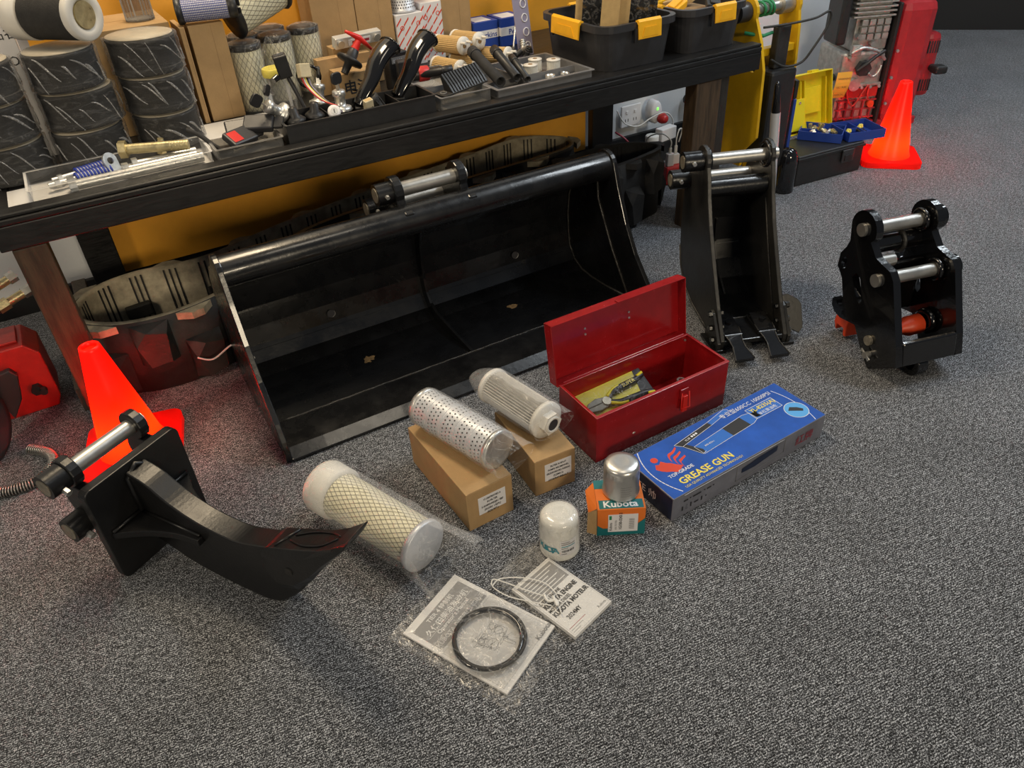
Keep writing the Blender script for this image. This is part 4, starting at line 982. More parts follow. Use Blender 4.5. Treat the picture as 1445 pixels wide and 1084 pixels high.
MB().cyl((-.055, -.005, .645), (-.008, -.005, .645), .032, n=24).build('pin_boss', 'dark_grey_plastic', ya, bev=.003)
MB().cyl((-.057, -.005, .645), (-.054, -.005, .645), .012).build('pin_socket', 'hole_dark', ya)
MB().cyl((.145, -.005, .645), (.195, -.005, .645), .030, n=24).build('bush', 'steel_pin', ya, bev=.003)
MB().cyl((-.045, .07, .60), (-.008, .07, .60), .026, n=24).build('pin_boss', 'dark_grey_plastic', ya, bev=.003)
for (x, t_) in ((.055, 0), (.078, .3), (.10, -.2)):
    MB().torus((x, -.005, .645), (1, .25 + t_, .2), .023, .0045, 24, 6).build('green_cord', 'green_cord', ya)
MB().tube([(-.03, -.03, .585), (.02, -.07, .575), (.06, -.07, .58)], .006, 8).build('green_cord', 'green_cord', ya)
MB().tube(spline([(.02, -.065, .60), (.10, -.10, .605), (.19, -.13, .615), (.245, -.14, .63), (.25, -.14, .59), (.20, -.135, .52), (.17, -.12, .475), (.10, -.11, .47), (.04, -.10, .50)], 8), .004, 8).build('cable_loop', 'rubber', ya)

tu = thing('sleeved_rod', 'pale grey sleeved rod with a pointed black tip beside the yellow arm', 'rod', (2.128, 1.836, 0), (D(-3.5), D(-3), 0))
MB().cyl((0, 0, 0), (0, 0, .345), .0185, .0165, n=24).build('sleeve', 'aluminium_tube', tu)
MB().lathe([(.0155, .346), (.0145, .37), (.010, .435), (.005, .447), (.0001, .449)], 24).build('tip', 'black_gloss', tu)
bp_ = thing('blue_plank', 'narrow blue plastic strip standing behind the pale rod', 'plastic strip', (2.312, 1.985, 0), (0, 0, D(-20)))
MB().box(-.006, .006, -.05, .05, 0, .335, c=.002).build('strip', 'case_blue', bp_)
MB().box(-.007, .007, -.045, .045, .336, .40, c=.002).build('strip_top', 'black_plastic', bp_)
MB().box(-.0075, -.0055, -.04, -.02, .33, .375).build('red_mark', 'red_plastic', bp_)
bc = thing('rounded_cap', 'glossy black round-topped rubber cap standing on the carpet', 'cap', (2.275, 1.91, 0))
MB().lathe([(.036, 0), (.0375, .004), (.0375, .115), (.034, .140), (.026, .158), (.014, .168), (.0001, .171)], 36).build('cap', 'black_gloss', bc)

# ------------------------------------------------------------------ fittings case
fc = thing('fittings_case', 'black tool case with its yellow lid standing open', 'tool case', (2.365, 1.905, 0), D(-5))
MB().box(-.03, .305, 0, .175, 0, .118, c=.006).build('body', 'black_plastic', fc)
MB().box(-.033, .308, -.004, .179, .100, .110, c=.002).build('rim', 'black_plastic', fc)
la = MB().box(.185, .245, -.012, -.0045, .055, .105, c=.003).build('latch', 'dark_grey_plastic', fc)
MB().box(.195, .235, -.015, -.012, .062, .085, c=.002).build('latch_tongue', 'black_plastic', la)
ym = Matrix.Translation((0, .180, .125)) @ Matrix.Rotation(D(-14), 4, 'X')
yl = MB().box(0, .305, .034, .038, 0, .225, ym).box(0, .004, 0, .034, 0, .225, ym).box(.301, .305, 0, .034, 0, .225, ym).box(.004, .301, 0, .034, .221, .225, ym).box(.004, .301, 0, .034, 0, .004, ym).build('lid', 'case_yellow', fc, bev=.0015)
MB().box(.015, .165, .006, .012, .015, .135, ym).build('lid_pocket', 'card_yellow', yl, bev=.001)
MB().box(.175, .26, .020, .0335, .07, .17, ym).build('lid_recess', 'case_yellow', yl, bev=.001)
for x in (.02, .15, .17, .28): MB().box(x, x + .004, .012, .0335, .02, .20, ym).build('lid_rib', 'case_yellow', yl)
for (x, z_) in ((.03, .12), (.14, .12)): MB().cyl(ym @ V((x, .006, z_)), ym @ V((x, .003, z_)), .005, n=10).build('lid_stud', 'zinc', yl)
for (x, w_) in ((.05, .03), (.20, .035)): MB().box(x, x + w_, .004, .030, .2252, .233, ym).build('hinge_tab', 'case_yellow', yl)
def organiser(label, o, ax, L, W_, z_):
    t = thing('parts_tray', label, 'parts tray', (o[0], o[1], z_), ax)
    th = .003; hh = .034
    MB().box(0, L, 0, W_, 0, th).build('bottom', 'case_blue', t)
    for a in ((0, L, 0, th), (0, L, W_ - th, W_), (0, th, th, W_ - th), (L - th, L, th, W_ - th)): MB().box(*a, th, hh).build('wall', 'case_blue', t)
    MB().box(L * .5, L * .5 + th, th, W_ - th, th, hh - .006).build('divider', 'case_blue', t)
    MB().box(th, L * .5, W_ * .5, W_ * .5 + th, th, hh - .008).build('divider', 'case_blue', t)
    return t
organiser('blue compartment tray of brass fittings on the black case', (2.475, 2.050), math.atan2(-.138, .09), .165, .125, .120)
organiser('blue compartment tray overhanging the end of the black case', (2.600, 1.905), math.atan2(-.045, .148), .160, .140, .120)
random.seed(21)
def fitting(loc, rot, mt, label, kind):
    t = thing('pipe_fitting', label, 'pipe fitting', loc, rot, 'loose fittings in the blue trays')
    if kind == 0:
        MB().cyl((-.02, 0, 0), (.02, 0, 0), .007, n=14).build('barrel', mt, t); MB().hexn((-.006, 0, 0), (.007, 0, 0), .011).build('hex', mt, t)
    else:
        MB().cyl((-.02, 0, 0), (.0, 0, 0), .007, n=14).build('barrel', mt, t); MB().cyl((0, 0, -.007), (0, 0, .022), .007, n=14).build('elbow', mt, t)
        MB().hexn((-.024, 0, 0), (-.014, 0, 0), .010).build('hex', mt, t)
for i, (x, y, zz, k) in enumerate(((2.535, 2.03, .142, 0), (2.555, 2.06, .142, 1), (2.585, 2.035, .142, 1), (2.565, 1.99, .142, 0), (2.60, 1.985, .142, 0), (2.545, 2.005, .160, 1))):
    fitting((x, y, zz), (0, D(random.uniform(-25, 25)), random.uniform(0, 6)), 'gold_zinc' if i % 3 else 'zinc', 'small brass coloured pipe fitting heaped in the blue tray on the black case', k)
for i, (x, y, zz) in enumerate(((2.655, 1.955, .138), (2.735, 1.965, .138), (2.70, 1.93, .138))):
    fitting((x, y, zz), (0, 0, random.uniform(0, 6)), 'jar_yellow' if i != 2 else 'black_plastic', ['small yellow plastic fitting in the overhanging blue tray', 'small yellow plastic fitting in the overhanging blue tray', 'small black plastic fitting in the overhanging blue tray'][i], 0)
rc = thing('red_plastic_block', 'low red plastic base with square holes between the case and the cone', 'plastic base', (2.688, 1.985, 0), D(-5))
MB().box(0, .085, 0, .10, 0, .105, c=.006).build('body', 'red_plastic', rc)
for x in (.018, .055): MB().box(x, x + .020, -.001, .004, .062, .082).build('square_hole', 'hole_dark', rc)
dr_ = thing('black_bolster', 'black padded roll lying behind the yellow case lid', 'padded roll', (2.63, 2.47, 0))
MB().lathe([(.05, -.19), (.10, -.185), (.125, -.16), (.13, -.10), (.13, .10), (.125, .16), (.10, .185), (.05, .19)], 32, Matrix.Translation((0, 0, .131)) @ Matrix.Rotation(D(90), 4, 'Y')).build('roll', 'foam_black', dr_)

# ------------------------------------------------------------------ red petrol engine
en = thing('petrol_engine', 'small red petrol engine with silver crankcase and pull starter', 'engine', (2.945, 2.265, 0), D(-24))
en.scale = (1.10, 1.10, 1.10)
MB().box(-.01, .36, .0, .23, .0, .03, c=.004).build('base_plate', 'engine_red', en)
MB().box(.0, .175, .01, .22, .031, .30, c=.012).build('crankcase', 'cast_alu', en)
for i in range(5): MB().box(.012 + .034 * i, .018 + .034 * i, -.004, .0099, .04, .12).build('case_rib', 'engine_red', en)
for i in range(3): MB().box(.006, .17, -.003, .0099, .045 + .034 * i, .050 + .034 * i).build('case_rib', 'engine_red', en)
MB().box(.02, .165, -.004, .0098, .128, .165, c=.002).build('sump_cover', 'machine_red', en)
MB().box(.012, .172, -.006, .0098, .172, .182, c=.002).build('case_flange', 'cast_alu', en)
for i in range(5): MB().cyl((.02 + .036 * i, -.002, .168), (.02 + .036 * i, -.012, .168), .006, n=8).build('case_bolt', 'zinc', en)
for i in range(4):
    for k in range(3): MB().box(.045 + .030 * i, .068 + .030 * i, -.002, .0099, .345 + .026 * k, .365 + .026 * k, c=.001).build('case_cell', 'cast_alu', en)
MB().box(.03, .172, .02, .20, .301, .42, c=.006).build('cylinder', 'cast_alu', en)
for i in range(11): MB().box(.005, .172, -.004, .205, .425 + .016 * i, .431 + .016 * i, c=.0008).build('cooling_fin', 'cast_alu', en)
MB().box(.03, .16, .02, .19, .421, .61, c=.003).build('cylinder_head', 'cast_alu', en)
MB().box(-.045, -.006, .0, .12, .33, .56, c=.01).build('air_duct', 'black_plastic', en)
MB().cyl((-.005, .05, .20), (-.055, .04, .20), .014, n=16).build('shaft_plug', 'black_plastic', en)
MB().cyl((.145, .009, .10), (.145, -.010, .10), .014, n=20).build('oil_cap', 'hitch_orange', en)
MB().cyl((.085, .008, .24), (.085, -.014, .24), .030, n=6, sm=False).build('governor', 'dark_grey_plastic', en)
MB().cyl((.06, .008, .18), (.06, -.010, .18), .024, n=20).build('drain_boss', 'cast_alu', en)
MB().tube(spline([(.02, -.012, .30), (.05, -.02, .32), (.09, -.02, .315), (.13, -.02, .30), (.16, -.015, .27)], 5), .006, 8).build('fuel_hose', 'zinc', en)
MB().tube(spline([(.05, -.02, .235), (.08, -.025, .26), (.12, -.025, .29), (.15, -.02, .305)], 5), .007, 8).build('throttle_link', 'black_plastic', en)
MB().tube(spline([(.10, -.02, .225), (.12, -.02, .21), (.14, -.02, .225), (.15, -.015, .25)], 5), .005, 8).build('throttle_link', 'steel_pin', en)
MB().tube(spline([(.03, -.006, .165), (.045, -.014, .12), (.07, -.014, .10), (.10, -.012, .15), (.115, -.012, .175)], 5), .003, 6).build('wire', 'wire_red', en)
MB().tube(spline([(.125, -.008, .175), (.12, -.014, .14), (.13, -.012, .12)], 5), .003, 6).build('wire', 'wire_red', en)
for (x, z_) in ((.03, .28), (.15, .285), (.10, .33), (.04, .36)): MB().hexn((x, .009, z_), (x, -.010, z_), .010).build('bolt', 'steel_pin', en)
MB().box(.02, .06, -.012, .009, .29, .33, c=.003).build('bracket', 'cast_alu', en)
# yellow tag, slightly curled
vs = []; fs = []
for i in range(9):
    z_ = .235 - .012 * i
    for x in (-.022, .038): vs.append((x - .0025 * i, -.014 - .012 * math.sin(i * .35), z_))
for i in range(8): fs.append((2 * i, 2 * i + 1, 2 * i + 3, 2 * i + 2))
tgp = MB().add(vs, fs).build('warning_tag', 'tag_yellow', en)
s_ = tgp.modifiers.new('s', 'SOLIDIFY'); s_.thickness = .0008
text(tgp, 'WARNING', (-.020, -.0235, .208), (1, 0, 0), (0, .25, 1), .011, 'ink'); text(tgp, 'OIL / FUEL', (-.024, -.0285, .178), (1, 0, 0), (0, .1, 1), .009, 'ink'); text(tgp, 'AVERTISS.', (-.028, -.0270, .150), (1, 0, 0), (0, -.1, 1), .009, 'ink')
MB().box(.177, .189, -.012, .232, .02, .47, c=.003).build('gasket_flange', 'black_plastic', en)
MB().box(.190, .340, -.018, .235, .02, .475, c=.035).build('fan_shroud', 'engine_red', en)
for (y, z_) in ((-.0, .10), (.0, .30), (-.0, .20)): MB().hexn((.200, -.018, z_), (.200, -.026, z_), .006).build('shroud_bolt', 'zinc', en)
stt = MB().box(.342, .405, .02, .20, .10, .345, c=.022).build('recoil_starter', 'engine_red', en)
for i in range(5):
    for zz in (.27, .125): MB().box(.352 + .010 * i, .357 + .010 * i, .0185, .0215, zz, zz + .045).build('vent_slot', 'hole_dark', stt)
MB().box(.36, .41, -.055, -.005, .205, .235, c=.008).build('pull_handle', 'black_plastic', en)
MB().cyl((.385, -.01, .22), (.385, .02, .215), .014, n=16).build('handle_guide', 'black_plastic', en)
MB().box(.175, .40, .03, .22, .48, .66, c=.03).build('fuel_tank', 'black_plastic', en)
MB().cyl((.40, .05, .475), (.50, .03, .475), .020, n=20).build('exhaust_pipe', 'steel_pin', en)

# ------------------------------------------------------------------ sockets, chargers and the red power strip
wp = thing('wall_socket', 'white double wall socket behind the bench leg', 'socket', (2.085, 2.631, .155))
MB().box(-.052, .052, -.010, 0, -.045, .045, c=.003).build('face_plate', 'label_white', wp)
for x in (-.024, .02): MB().box(x - .006, x + .006, -.0135, -.0101, .012, .024, c=.001).build('switch', 'label_white', wp)
for x in (-.024, .02):
    for d_ in (-.007, .007): MB().box(x + d_ - .0015, x + d_ + .0015, -.0106, -.0100, -.022, -.010).build('slot', 'ink', wp)
ad = thing('plug_adaptor', 'round white plug adaptor with a green light in the wall socket', 'plug', (2.185, 2.62, .160))
MB().lathe([(.030, 0), (.036, .005), (.036, .042), (.030, .050), (.001, .051)], 28, Matrix.Rotation(D(90), 4, 'X') @ Matrix.Diagonal((.85, 1.35, 1, 1))).build('housing', 'label_white', ad)
MB().box(-.004, .004, -.0535, -.0512, .012, .022).build('indicator_light', 'led_green', ad)
rpg = thing('red_plug', 'red mains plug pushed into the white adaptor', 'plug', (2.205, 2.565, .135))
MB().lathe([(.022, 0), (.022, .012), (.017, .028), (.009, .034), (.001, .034)], 24, Matrix.Rotation(D(90), 4, 'X')).build('plug_body', 'skid_red', rpg)
for i, (x, y, zz, h_, lab) in enumerate(((2.055, 2.44, 0, .125, 'cream round power adaptor behind the short crawler track'),)):
    t = thing('power_adaptor', lab, 'adaptor', (x, y, zz))
    MB().cyl((0, 0, 0), (0, 0, h_ - .03), .026, n=20).build('body', 'black_plastic', t); MB().lathe([(.028, h_ - .03), (.028, h_ - .004), (.024, h_), (.001, h_)], 24).build('cap', 'cable_white', t)
t = thing('power_adaptor', 'boxy white power adaptor behind the short crawler track', 'adaptor', (2.145, 2.46, 0), D(8))
MB().box(-.045, .045, -.02, .02, 0, .082, c=.003).build('base', 'black_plastic', t); MB().box(-.045, .045, -.02, .02, .083, .135, c=.004).build('body', 'label_white', t)
ps = thing('power_strip', 'red power strip standing beside the wooden bench leg', 'power strip', (1.995, 2.24, 0), D(-12))
MB().box(-.035, .035, -.03, .03, 0, .072, c=.006).build('body', 'skid_red', ps)
MB().box(-.025, .025, -.0315, -.0301, .03, .05).build('label_band', 'machine_red', ps)
for k, (dx, dy, lab) in enumerate(((-.016, -.004, 'white usb charger plugged into the red strip, nearer the crawler track'), (.019, .004, 'white usb charger plugged into the red strip, nearer the wooden leg'))):
    t = thing('usb_charger', lab, 'charger', (1.995 + dx, 2.24 + dy, .0725), D(-12))
    MB().box(-.014, .014, -.012, .012, 0, .050 - .01 * k, c=.003).build('body', 'label_white', t)
    c_ = MB().box(-.006, .006, -.004, .004, .0505 - .01 * k, .072, c=.002).build('cable_plug', 'cable_white', t)
    MB().tube(spline([(0, 0, .072), (0, 0, .10), (-.03 + .05 * k, .02, .125), (-.07 + .12 * k, .05, .11), (-.085 + .13 * k, .06, .06)], 7), .0028, 6).build('cable', 'cable_white', t)
cb_ = MB().tube(spline([(1.99, 2.60, .20), (2.02, 2.58, .145), (2.08, 2.565, .125), (2.14, 2.555, .15), (2.20, 2.54, .165), (2.24, 2.53, .13), (2.235, 2.52, .06), (2.23, 2.52, .006)], 8), .003, 6).build('mains_cable', 'cable_white')
tag(cb_, 'thin white cable drooping across the wall socket', 'cable')
cr_ = MB().tube(spline([(1.985, 2.60, .11), (2.01, 2.56, .085), (2.03, 2.54, .05), (2.04, 2.52, .006)], 6), .004, 6).build('mains_cable', 'print_darkred')
tag(cr_, 'dark red cable running down behind the crawler track', 'cable')
bx_ = thing('black_charger', 'black battery charger box on the floor behind the wooden bench leg', 'charger', (2.29, 2.43, 0), D(-5))
MB().box(-.07, .09, -.05, .05, 0, .105, c=.008).build('body', 'black_plastic', bx_)
MB().cyl((.05, -.03, .105), (.05, -.03, .12), .012).build('knob', 'black_gloss', bx_)
kn = thing('door_stopper', 'black cylindrical stopper mounted on the white wall', 'stopper', (2.40, 2.632, .165))
MB().cyl((0, 0, 0), (0, -.05, 0), .020, n=24).build('barrel', 'black_plastic', kn, bev=.002)
MB().cyl((0, -.05, 0), (0, -.055, 0), .012, n=24).build('face', 'hole_dark', kn)

# ------------------------------------------------------------------ red machine at the left edge
rm = thing('hydraulic_breaker', 'red steel machine casing with hoses standing by the bench leg', 'machine', (-.36, 2.10, 0))
MB().prism([(-.20, 0), (.075, 0), (.088, .03), (.088, .165), (.060, .198), (-.20, .198)], -.06, .065, XZ).build('casing', 'machine_red', rm, bev=.004)
MB().box(-.10, .05, -.045, .045, .1985, .206, c=.002).build('top_plate', 'machine_red', rm)
MB().prism([(-.05, .10), (-.02, .145), (.01, .15), (.022, .13), (.005, .06), (-.03, -.02 + .03)], .066, .085, XZ).build('side_bracket', 'dark_grey_plastic', rm, bev=.003)
MB().hexn((.045, -.066, .07), (.045, -.085, .07), .014).build('bolt', 'black_plastic', rm)
MB().cyl((.06, -.085, .07), (.06, -.10, .07), .009, n=12).build('bolt_end', 'black_plastic', rm)
wh = MB().lathe([(.03, -.02), (.10, -.02), (.118, -.014), (.118, .014), (.10, .02), (.03, .02)], 40, Matrix.Translation((-.105, -.225, .1185)) @ Matrix.Rotation(D(74), 4, 'Y') @ Matrix.Rotation(D(35), 4, 'X')).build('flywheel', 'dark_grey_plastic', rm)
MB().lathe([(.012, .0), (.028, .0), (.028, .03), (.02, .034), (.001, .034)], 24, Matrix.Translation((-.105, -.225, .1185)) @ Matrix.Rotation(D(74), 4, 'Y') @ Matrix.Rotation(D(35), 4, 'X')).build('hub', 'zinc', wh)
MB().hexn((-.04, 0, .2065), (-.04, 0, .222), .016).build('port_nut', 'black_plastic', rm)
cp = spline([(-.04, 0, .222), (-.045, -.01, .25), (-.06, -.02, .27)], 4)
MB().tube([V((-.05, -.005, .215)) + V((math.cos(i * .7) * .020, math.sin(i * .7) * .020, .0011 * i)) for i in range(60)], .003, 6).build('spring_guard', 'steel_pin', rm)
for k, (z_, dx) in enumerate(((.285, .0), (.330, -.02))):
    a = V((-.03, -.02, z_ - .02)); b = V((.125 + dx, .03, z_ + .012))
    h_ = MB().cyl(a, a.lerp(b, .45), .013, n=16).build('hose', 'rubber', rm)
    MB().hexn(a.lerp(b, .45), a.lerp(b, .62), .016).build('hose_nut', 'gold_zinc', h_)
    MB().cyl(a.lerp(b, .62), a.lerp(b, .86), .011, n=16).build('hose_tail', 'gold_zinc', h_)
    MB().hexn(a.lerp(b, .86), b, .015).build('hose_nut', 'steel_pin', h_)
MB().tube(spline([(-.05, 0, .235), (-.06, -.005, .255), (-.035, -.015, .275)], 4), .012, 10).build('hose', 'rubber', rm)
sh = thing('spring_hose', 'black hose wrapped in a steel spring curving over the carpet', 'hose', (-.38, 1.78, 0))
pth = spline([(-.16, -.03, .0135), (-.06, -.062, .0135), (-.01, -.072, .0135), (.035, -.062, .0135), (.062, -.02, .0135), (.055, .03, .0135), (.015, .075, .0135)], 10)
MB().tube(pth, .0095, 10).build('hose', 'rubber', sh)
L_ = [0]
for a, b in zip(pth, pth[1:]): L_.append(L_[-1] + (b - a).length)
cp = []; nturn = int(L_[-1] / .0058)
for i in range(nturn * 10):
    s_ = L_[-1] * i / (nturn * 10); k = max(j for j in range(len(L_)) if L_[j] <= s_ + 1e-9); k = min(k, len(pth) - 2)
    p = pth[k].lerp(pth[k + 1], (s_ - L_[k]) / max(1e-6, L_[k + 1] - L_[k])); tn = (pth[k + 1] - pth[k]).normalized(); x = tn.cross(V((0, 0, 1)))
    a = 2 * pi * i / 10; cp.append(p + (x * math.cos(a) + V((0, 0, 1)) * math.sin(a)) * .0118)
MB().tube(cp, .0016, 4).build('spring', 'steel_pin', sh)

# ================================================================== things on the bench top
T = .5705
def tray(name, label, cat, x0, x1, y0, y1, h, mt, th=.003, z0=T, div=(), dmt=None, rimw=.004, rot=0):
    cx, cy = (x0 + x1) / 2, (y0 + y1) / 2; L, W_ = x1 - x0, y1 - y0
    t = thing(name, label, cat, (cx, cy, z0), rot)
    a, b = L / 2, W_ / 2
    MB().box(-a, a, -b, b, 0, th).build('bottom', mt, t)
    for q in ((-a, a, -b, -b + th), (-a, a, b - th, b), (-a, -a + th, -b + th, b - th), (a - th, a, -b + th, b - th)):
        MB().box(*q, th, h).build('wall', mt, t)
    rm_ = MB(); o_ = rrect(-a - rimw, a + rimw, -b - rimw, b + rimw, .006, 3); i_ = rrect(-a + th, a - th, -b + th, b - th, .003, 3)
    rm_.prism(o_, h, h + .002, holes=(i_,)); rm_.build('rim', dmt or mt, t)
    for (ax, v) in div:
        if ax == 'x': MB().box(v * L - a, v * L - a + th, -b + th, b - th, th, h - .002).build('divider', dmt or mt, t)
        else: MB().box(-a + th, a - th, v * W_ - b, v * W_ - b + th, th, h - .002).build('divider', dmt or mt, t)
    return t
sheet = MB().box(-.185, .265, 1.921, 2.05, T, T + .0008).build('paper_sheet', 'paper'); tag(sheet, 'white paper sheet under the clear bolt tray', 'paper')
sheet = MB().box(.27, .50, 2.02, 2.26, T, T + .0008).build('paper_sheet', 'paper'); tag(sheet, 'white paper sheet in front of the tall brown carton', 'paper')

# ---- stacks of bagged black filters
def blackfilter(loc, label, rz):
    t = thing('cartridge_filter', label, 'filter', loc, rz, 'bagged black cartridge filters')
    r, h = .083, .082
    MB().lathe([(r * .5, 0), (r, .001), (r * 1.01, .006), (r * .985, .009), (r * .985, h - .010), (r * 1.01, h - .007), (r, h - .001), (r * .5, h)], 36, None, True, .92).build('body', 'foam_black', t)
    MB().lathe([(r * .25, h - .0005), (r * .97, h), (r * .97, h + .002), (r * .25, h + .002)], 36, None, True, .92).build('end_cap', 'cap_tan', t)
    pr = [(r * .97, .002)] + [(r * (1.045 + .01 * (i % 2)), .004 + (h - .004) * i / 8) for i in range(9)] + [(r * .85, h + .005), (r * .3, h + .004), (.001, h + .005)]
    sd_ = random.random() * 50
    MB().lathe(pr, 40, None, True, .92, lambda i, k, q: q * (1.0 + (.030 * abs(math.sin(k * 1.7 + i * .9 + sd_)) + .05 * nz((math.cos(k * .157) * 2 + sd_, math.sin(k * .157) * 2, i * .5), 2.4)) * (i > 0))).build('plastic_bag', 'film_black_filters', t)
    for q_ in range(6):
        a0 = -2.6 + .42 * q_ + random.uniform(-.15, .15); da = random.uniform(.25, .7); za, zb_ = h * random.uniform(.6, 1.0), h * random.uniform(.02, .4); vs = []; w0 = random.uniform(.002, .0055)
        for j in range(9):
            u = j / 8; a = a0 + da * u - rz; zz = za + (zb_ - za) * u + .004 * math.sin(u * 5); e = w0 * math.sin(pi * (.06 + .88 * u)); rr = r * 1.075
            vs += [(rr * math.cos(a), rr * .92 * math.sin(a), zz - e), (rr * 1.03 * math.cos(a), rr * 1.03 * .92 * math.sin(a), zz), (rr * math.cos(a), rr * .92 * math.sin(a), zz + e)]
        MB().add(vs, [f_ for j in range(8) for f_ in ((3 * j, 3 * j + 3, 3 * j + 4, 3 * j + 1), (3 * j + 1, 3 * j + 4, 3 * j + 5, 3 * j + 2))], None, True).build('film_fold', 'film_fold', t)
    MB().lathe([(r * 1.02, .001), (r * 1.09, .004), (r * 1.05, .011), (r * 1.07, .016)], 48, None, True, .92, lambda i, k, q: q * (1 + .035 * nz((math.cos(k * .131) * 3 + sd_, math.sin(k * .131) * 3, i), 3))).build('gathered_edge', 'film_black_filters', t)
    return t
random.seed(4)
SX = {'below the foam filter': (.030, 2.160), 'beside the brown cartons': (.214, 2.176), 'at the bench end': (-.156, 2.150)}
for s_, (x, y) in SX.items():
    for k in range(3):
        blackfilter((x + random.uniform(-.004, .004), y, T + .0015 + .0885 * k), 'black cartridge filter in clear film, %s of the stack %s' % (['bottom', 'middle', 'top'][k], s_), random.random() * 6)
ff = thing('foam_air_filter', 'black foam air filter with a pale grey end ring lying on the stack', 'filter', (.060, 2.165, T + .2705 + .056), (0, 0, D(-48)))
fm = Matrix.Translation((-.075, 0, 0)) @ Matrix.Rotation(D(90), 4, 'Y')
MB().lathe([(.05, 0), (.0535, .003), (.0535, .125), (.05, .128)], 40, fm).build('foam_sleeve', 'foam_black', ff)
MB().lathe([(.030, .128), (.030, .142), (.036, .146), (.052, .146), (.0545, .142), (.0545, .130), (.052, .126)], 40, fm).build('end_ring', 'cap_white', ff)
MB().lathe([(.045, -.004), (.0555, -.003), (.0555, -.055), (.050, -.062), (.001, -.062)], 40, fm).build('rear_cap', 'cap_white', ff)
MB().lathe([(.029, .03), (.029, .146)], 24, fm).build('inner_core', 'gold_zinc', ff)
hb = MB()
for i in range(6):
    for k in range(14):
        a = 2 * pi * (k + .5 * (i % 2)) / 14; c_ = V((.0288 * math.cos(a), .0288 * math.sin(a), .05 + .016 * i)); n_ = V((-math.cos(a), -math.sin(a), 0)); t_ = V((-math.sin(a), math.cos(a), 0))
        hb.add([c_ + n_ * .0006 + (t_ * math.cos(g) + V((0, 0, 1)) * math.sin(g)) * .004 for g in [2 * pi * e / 6 for e in range(6)]], [tuple(range(6))], fm)
hb.build('core_holes', 'hole_dark', ff)
# ---- cartons at the back of the bench
def ccarton(label, x0, x1, y0, y1, h, mt='cardboard', z0=T, rot=0, name='cardboard_carton', grp='tall cartons at the back of the bench', tape=True):
    t = thing(name, label, 'carton', ((x0 + x1) / 2, (y0 + y1) / 2, z0), rot, grp); a, b = (x1 - x0) / 2, (y1 - y0) / 2
    MB().box(-a, a, -b, b, 0, h, c=.0012).build('carton', mt, t)
    if tape:
        MB().box(-a + .004, a - .004, -.001, .001, h - .0004, h + .0003).build('flap_seam', 'cardboard_dark', t)
        MB().box(a * .25, a * .25 + .0012, -b - .0002, -b + .0004, .003, h - .003).build('side_seam', 'cardboard_dark', t)
    return t
t = ccarton('white printed carton behind the stack at the bench end', -.19, -.05, 2.26, 2.40, .33, 'label_white', tape=False)
text(t, '品名', (.02, -.0705, .28), X, (0, 0, 1), .03, 'ink'); text(t, 'TOP', (.02, -.0705, .22), X, (0, 0, 1), .03, 'ink')
ccarton('low brown carton behind the stacked black filters', .07, .30, 2.29, 2.52, .26, 'cardboard')
ccarton('narrow brown carton edge showing beside the tall brown carton', .318, .331, 2.268, 2.40, .245)
ccarton('tall brown carton beneath the blue mesh filter', .340, .430, 2.272, 2.40, .245)
ccarton('tall brown carton left of the red-printed boxes, with the level gauge', .725, .862, 2.455, 2.58, .42)
ccarton('tall brown carton touching the red-printed boxes', .865, .985, 2.458, 2.58, .40)
ccarton('tall brown carton beside the dark blue boxes', 1.165, 1.275, 2.485, 2.59, .38)
ccarton('small brown carton under the level gauge', .735, .885, 2.345, 2.40, .115)
sb_ = ccarton('small brown carton with handwriting behind the black organiser', .70, .82, 2.215, 2.30, .072)
text(sb_, '电流', (-.052, -.0428, .018), X, (0, .0, 1), .042, 'ink', bold=.0006)
ccarton('flat brown carton under the red ignition pull', .67, .835, 2.305, 2.338, .10)
def redbox(label, x0, x1, y0, h):
    t = ccarton(label, x0, x1, y0, y0 + .10, h, 'label_white', name='printed_carton', grp='red-printed white boxes', tape=False); a, b = (x1 - x0) / 2, .05
    mb = MB(); w_ = x1 - x0
    for k in range(-7, 8):
        # diagonal red stripes clipped to the face
        c0 = k * .030
        pts = []
        n = 26
        for i in range(n):
            u0, u1 = w_ * i / n, w_ * (i + 1) / n; z0, z1 = c0 + 1.15 * u0, c0 + 1.15 * u1
            if z0 > .006 and z1 + .007 < h - .004 and (i % 7 != 6): mb.add([(-a + u0, -b - .0004, z0), (-a + u1, -b - .0004, z1), (-a + u1, -b - .0004, z1 + .0065), (-a + u0, -b - .0004, z0 + .0065)], [(0, 1, 2, 3)])
    mb.build('diagonal_print', 'print_red', t)
    for (u, z_) in ((.2, .75), (.55, .45), (.8, .8), (.3, .2), (.75, .15)):
        MB().torus((-a + w_ * u, -b - .0002, h * z_), (0, 1, 0), .006, .0012, 16, 4).build('round_mark', 'print_red', t)
    return t
redbox('white box with red diagonal print under the perforated steel filter', .990, 1.085, 2.45, .155)
redbox('taller white box with red diagonal print beside the brown carton', 1.088, 1.162, 2.47, .175)
pe = thing('steel_filter', 'perforated steel tube filter standing on the red-printed box', 'filter', (1.038, 2.50, T + .156))
MB().lathe([(.030, 0), (.043, .001), (.043, .008), (.040, .009), (.040, .14), (.043, .142)], 32).build('tube', 'perf_metal', pe)
hb = MB()
for i in range(12):
    for k in range(30):
        a = 2 * pi * (k + .5 * (i % 2)) / 30; c_ = V((.0404 * math.cos(a), .0404 * math.sin(a), .016 + .0085 * i)); t_ = V((-math.sin(a), math.cos(a), 0))
        hb.add([c_ + (t_ * math.cos(g) + V((0, 0, 1)) * math.sin(g)) * .0022 for g in [2 * pi * e / 6 for e in range(6)]], [tuple(range(6))])
tag(hb.build('perforations', 'hole_dark', pe), kind='stuff')
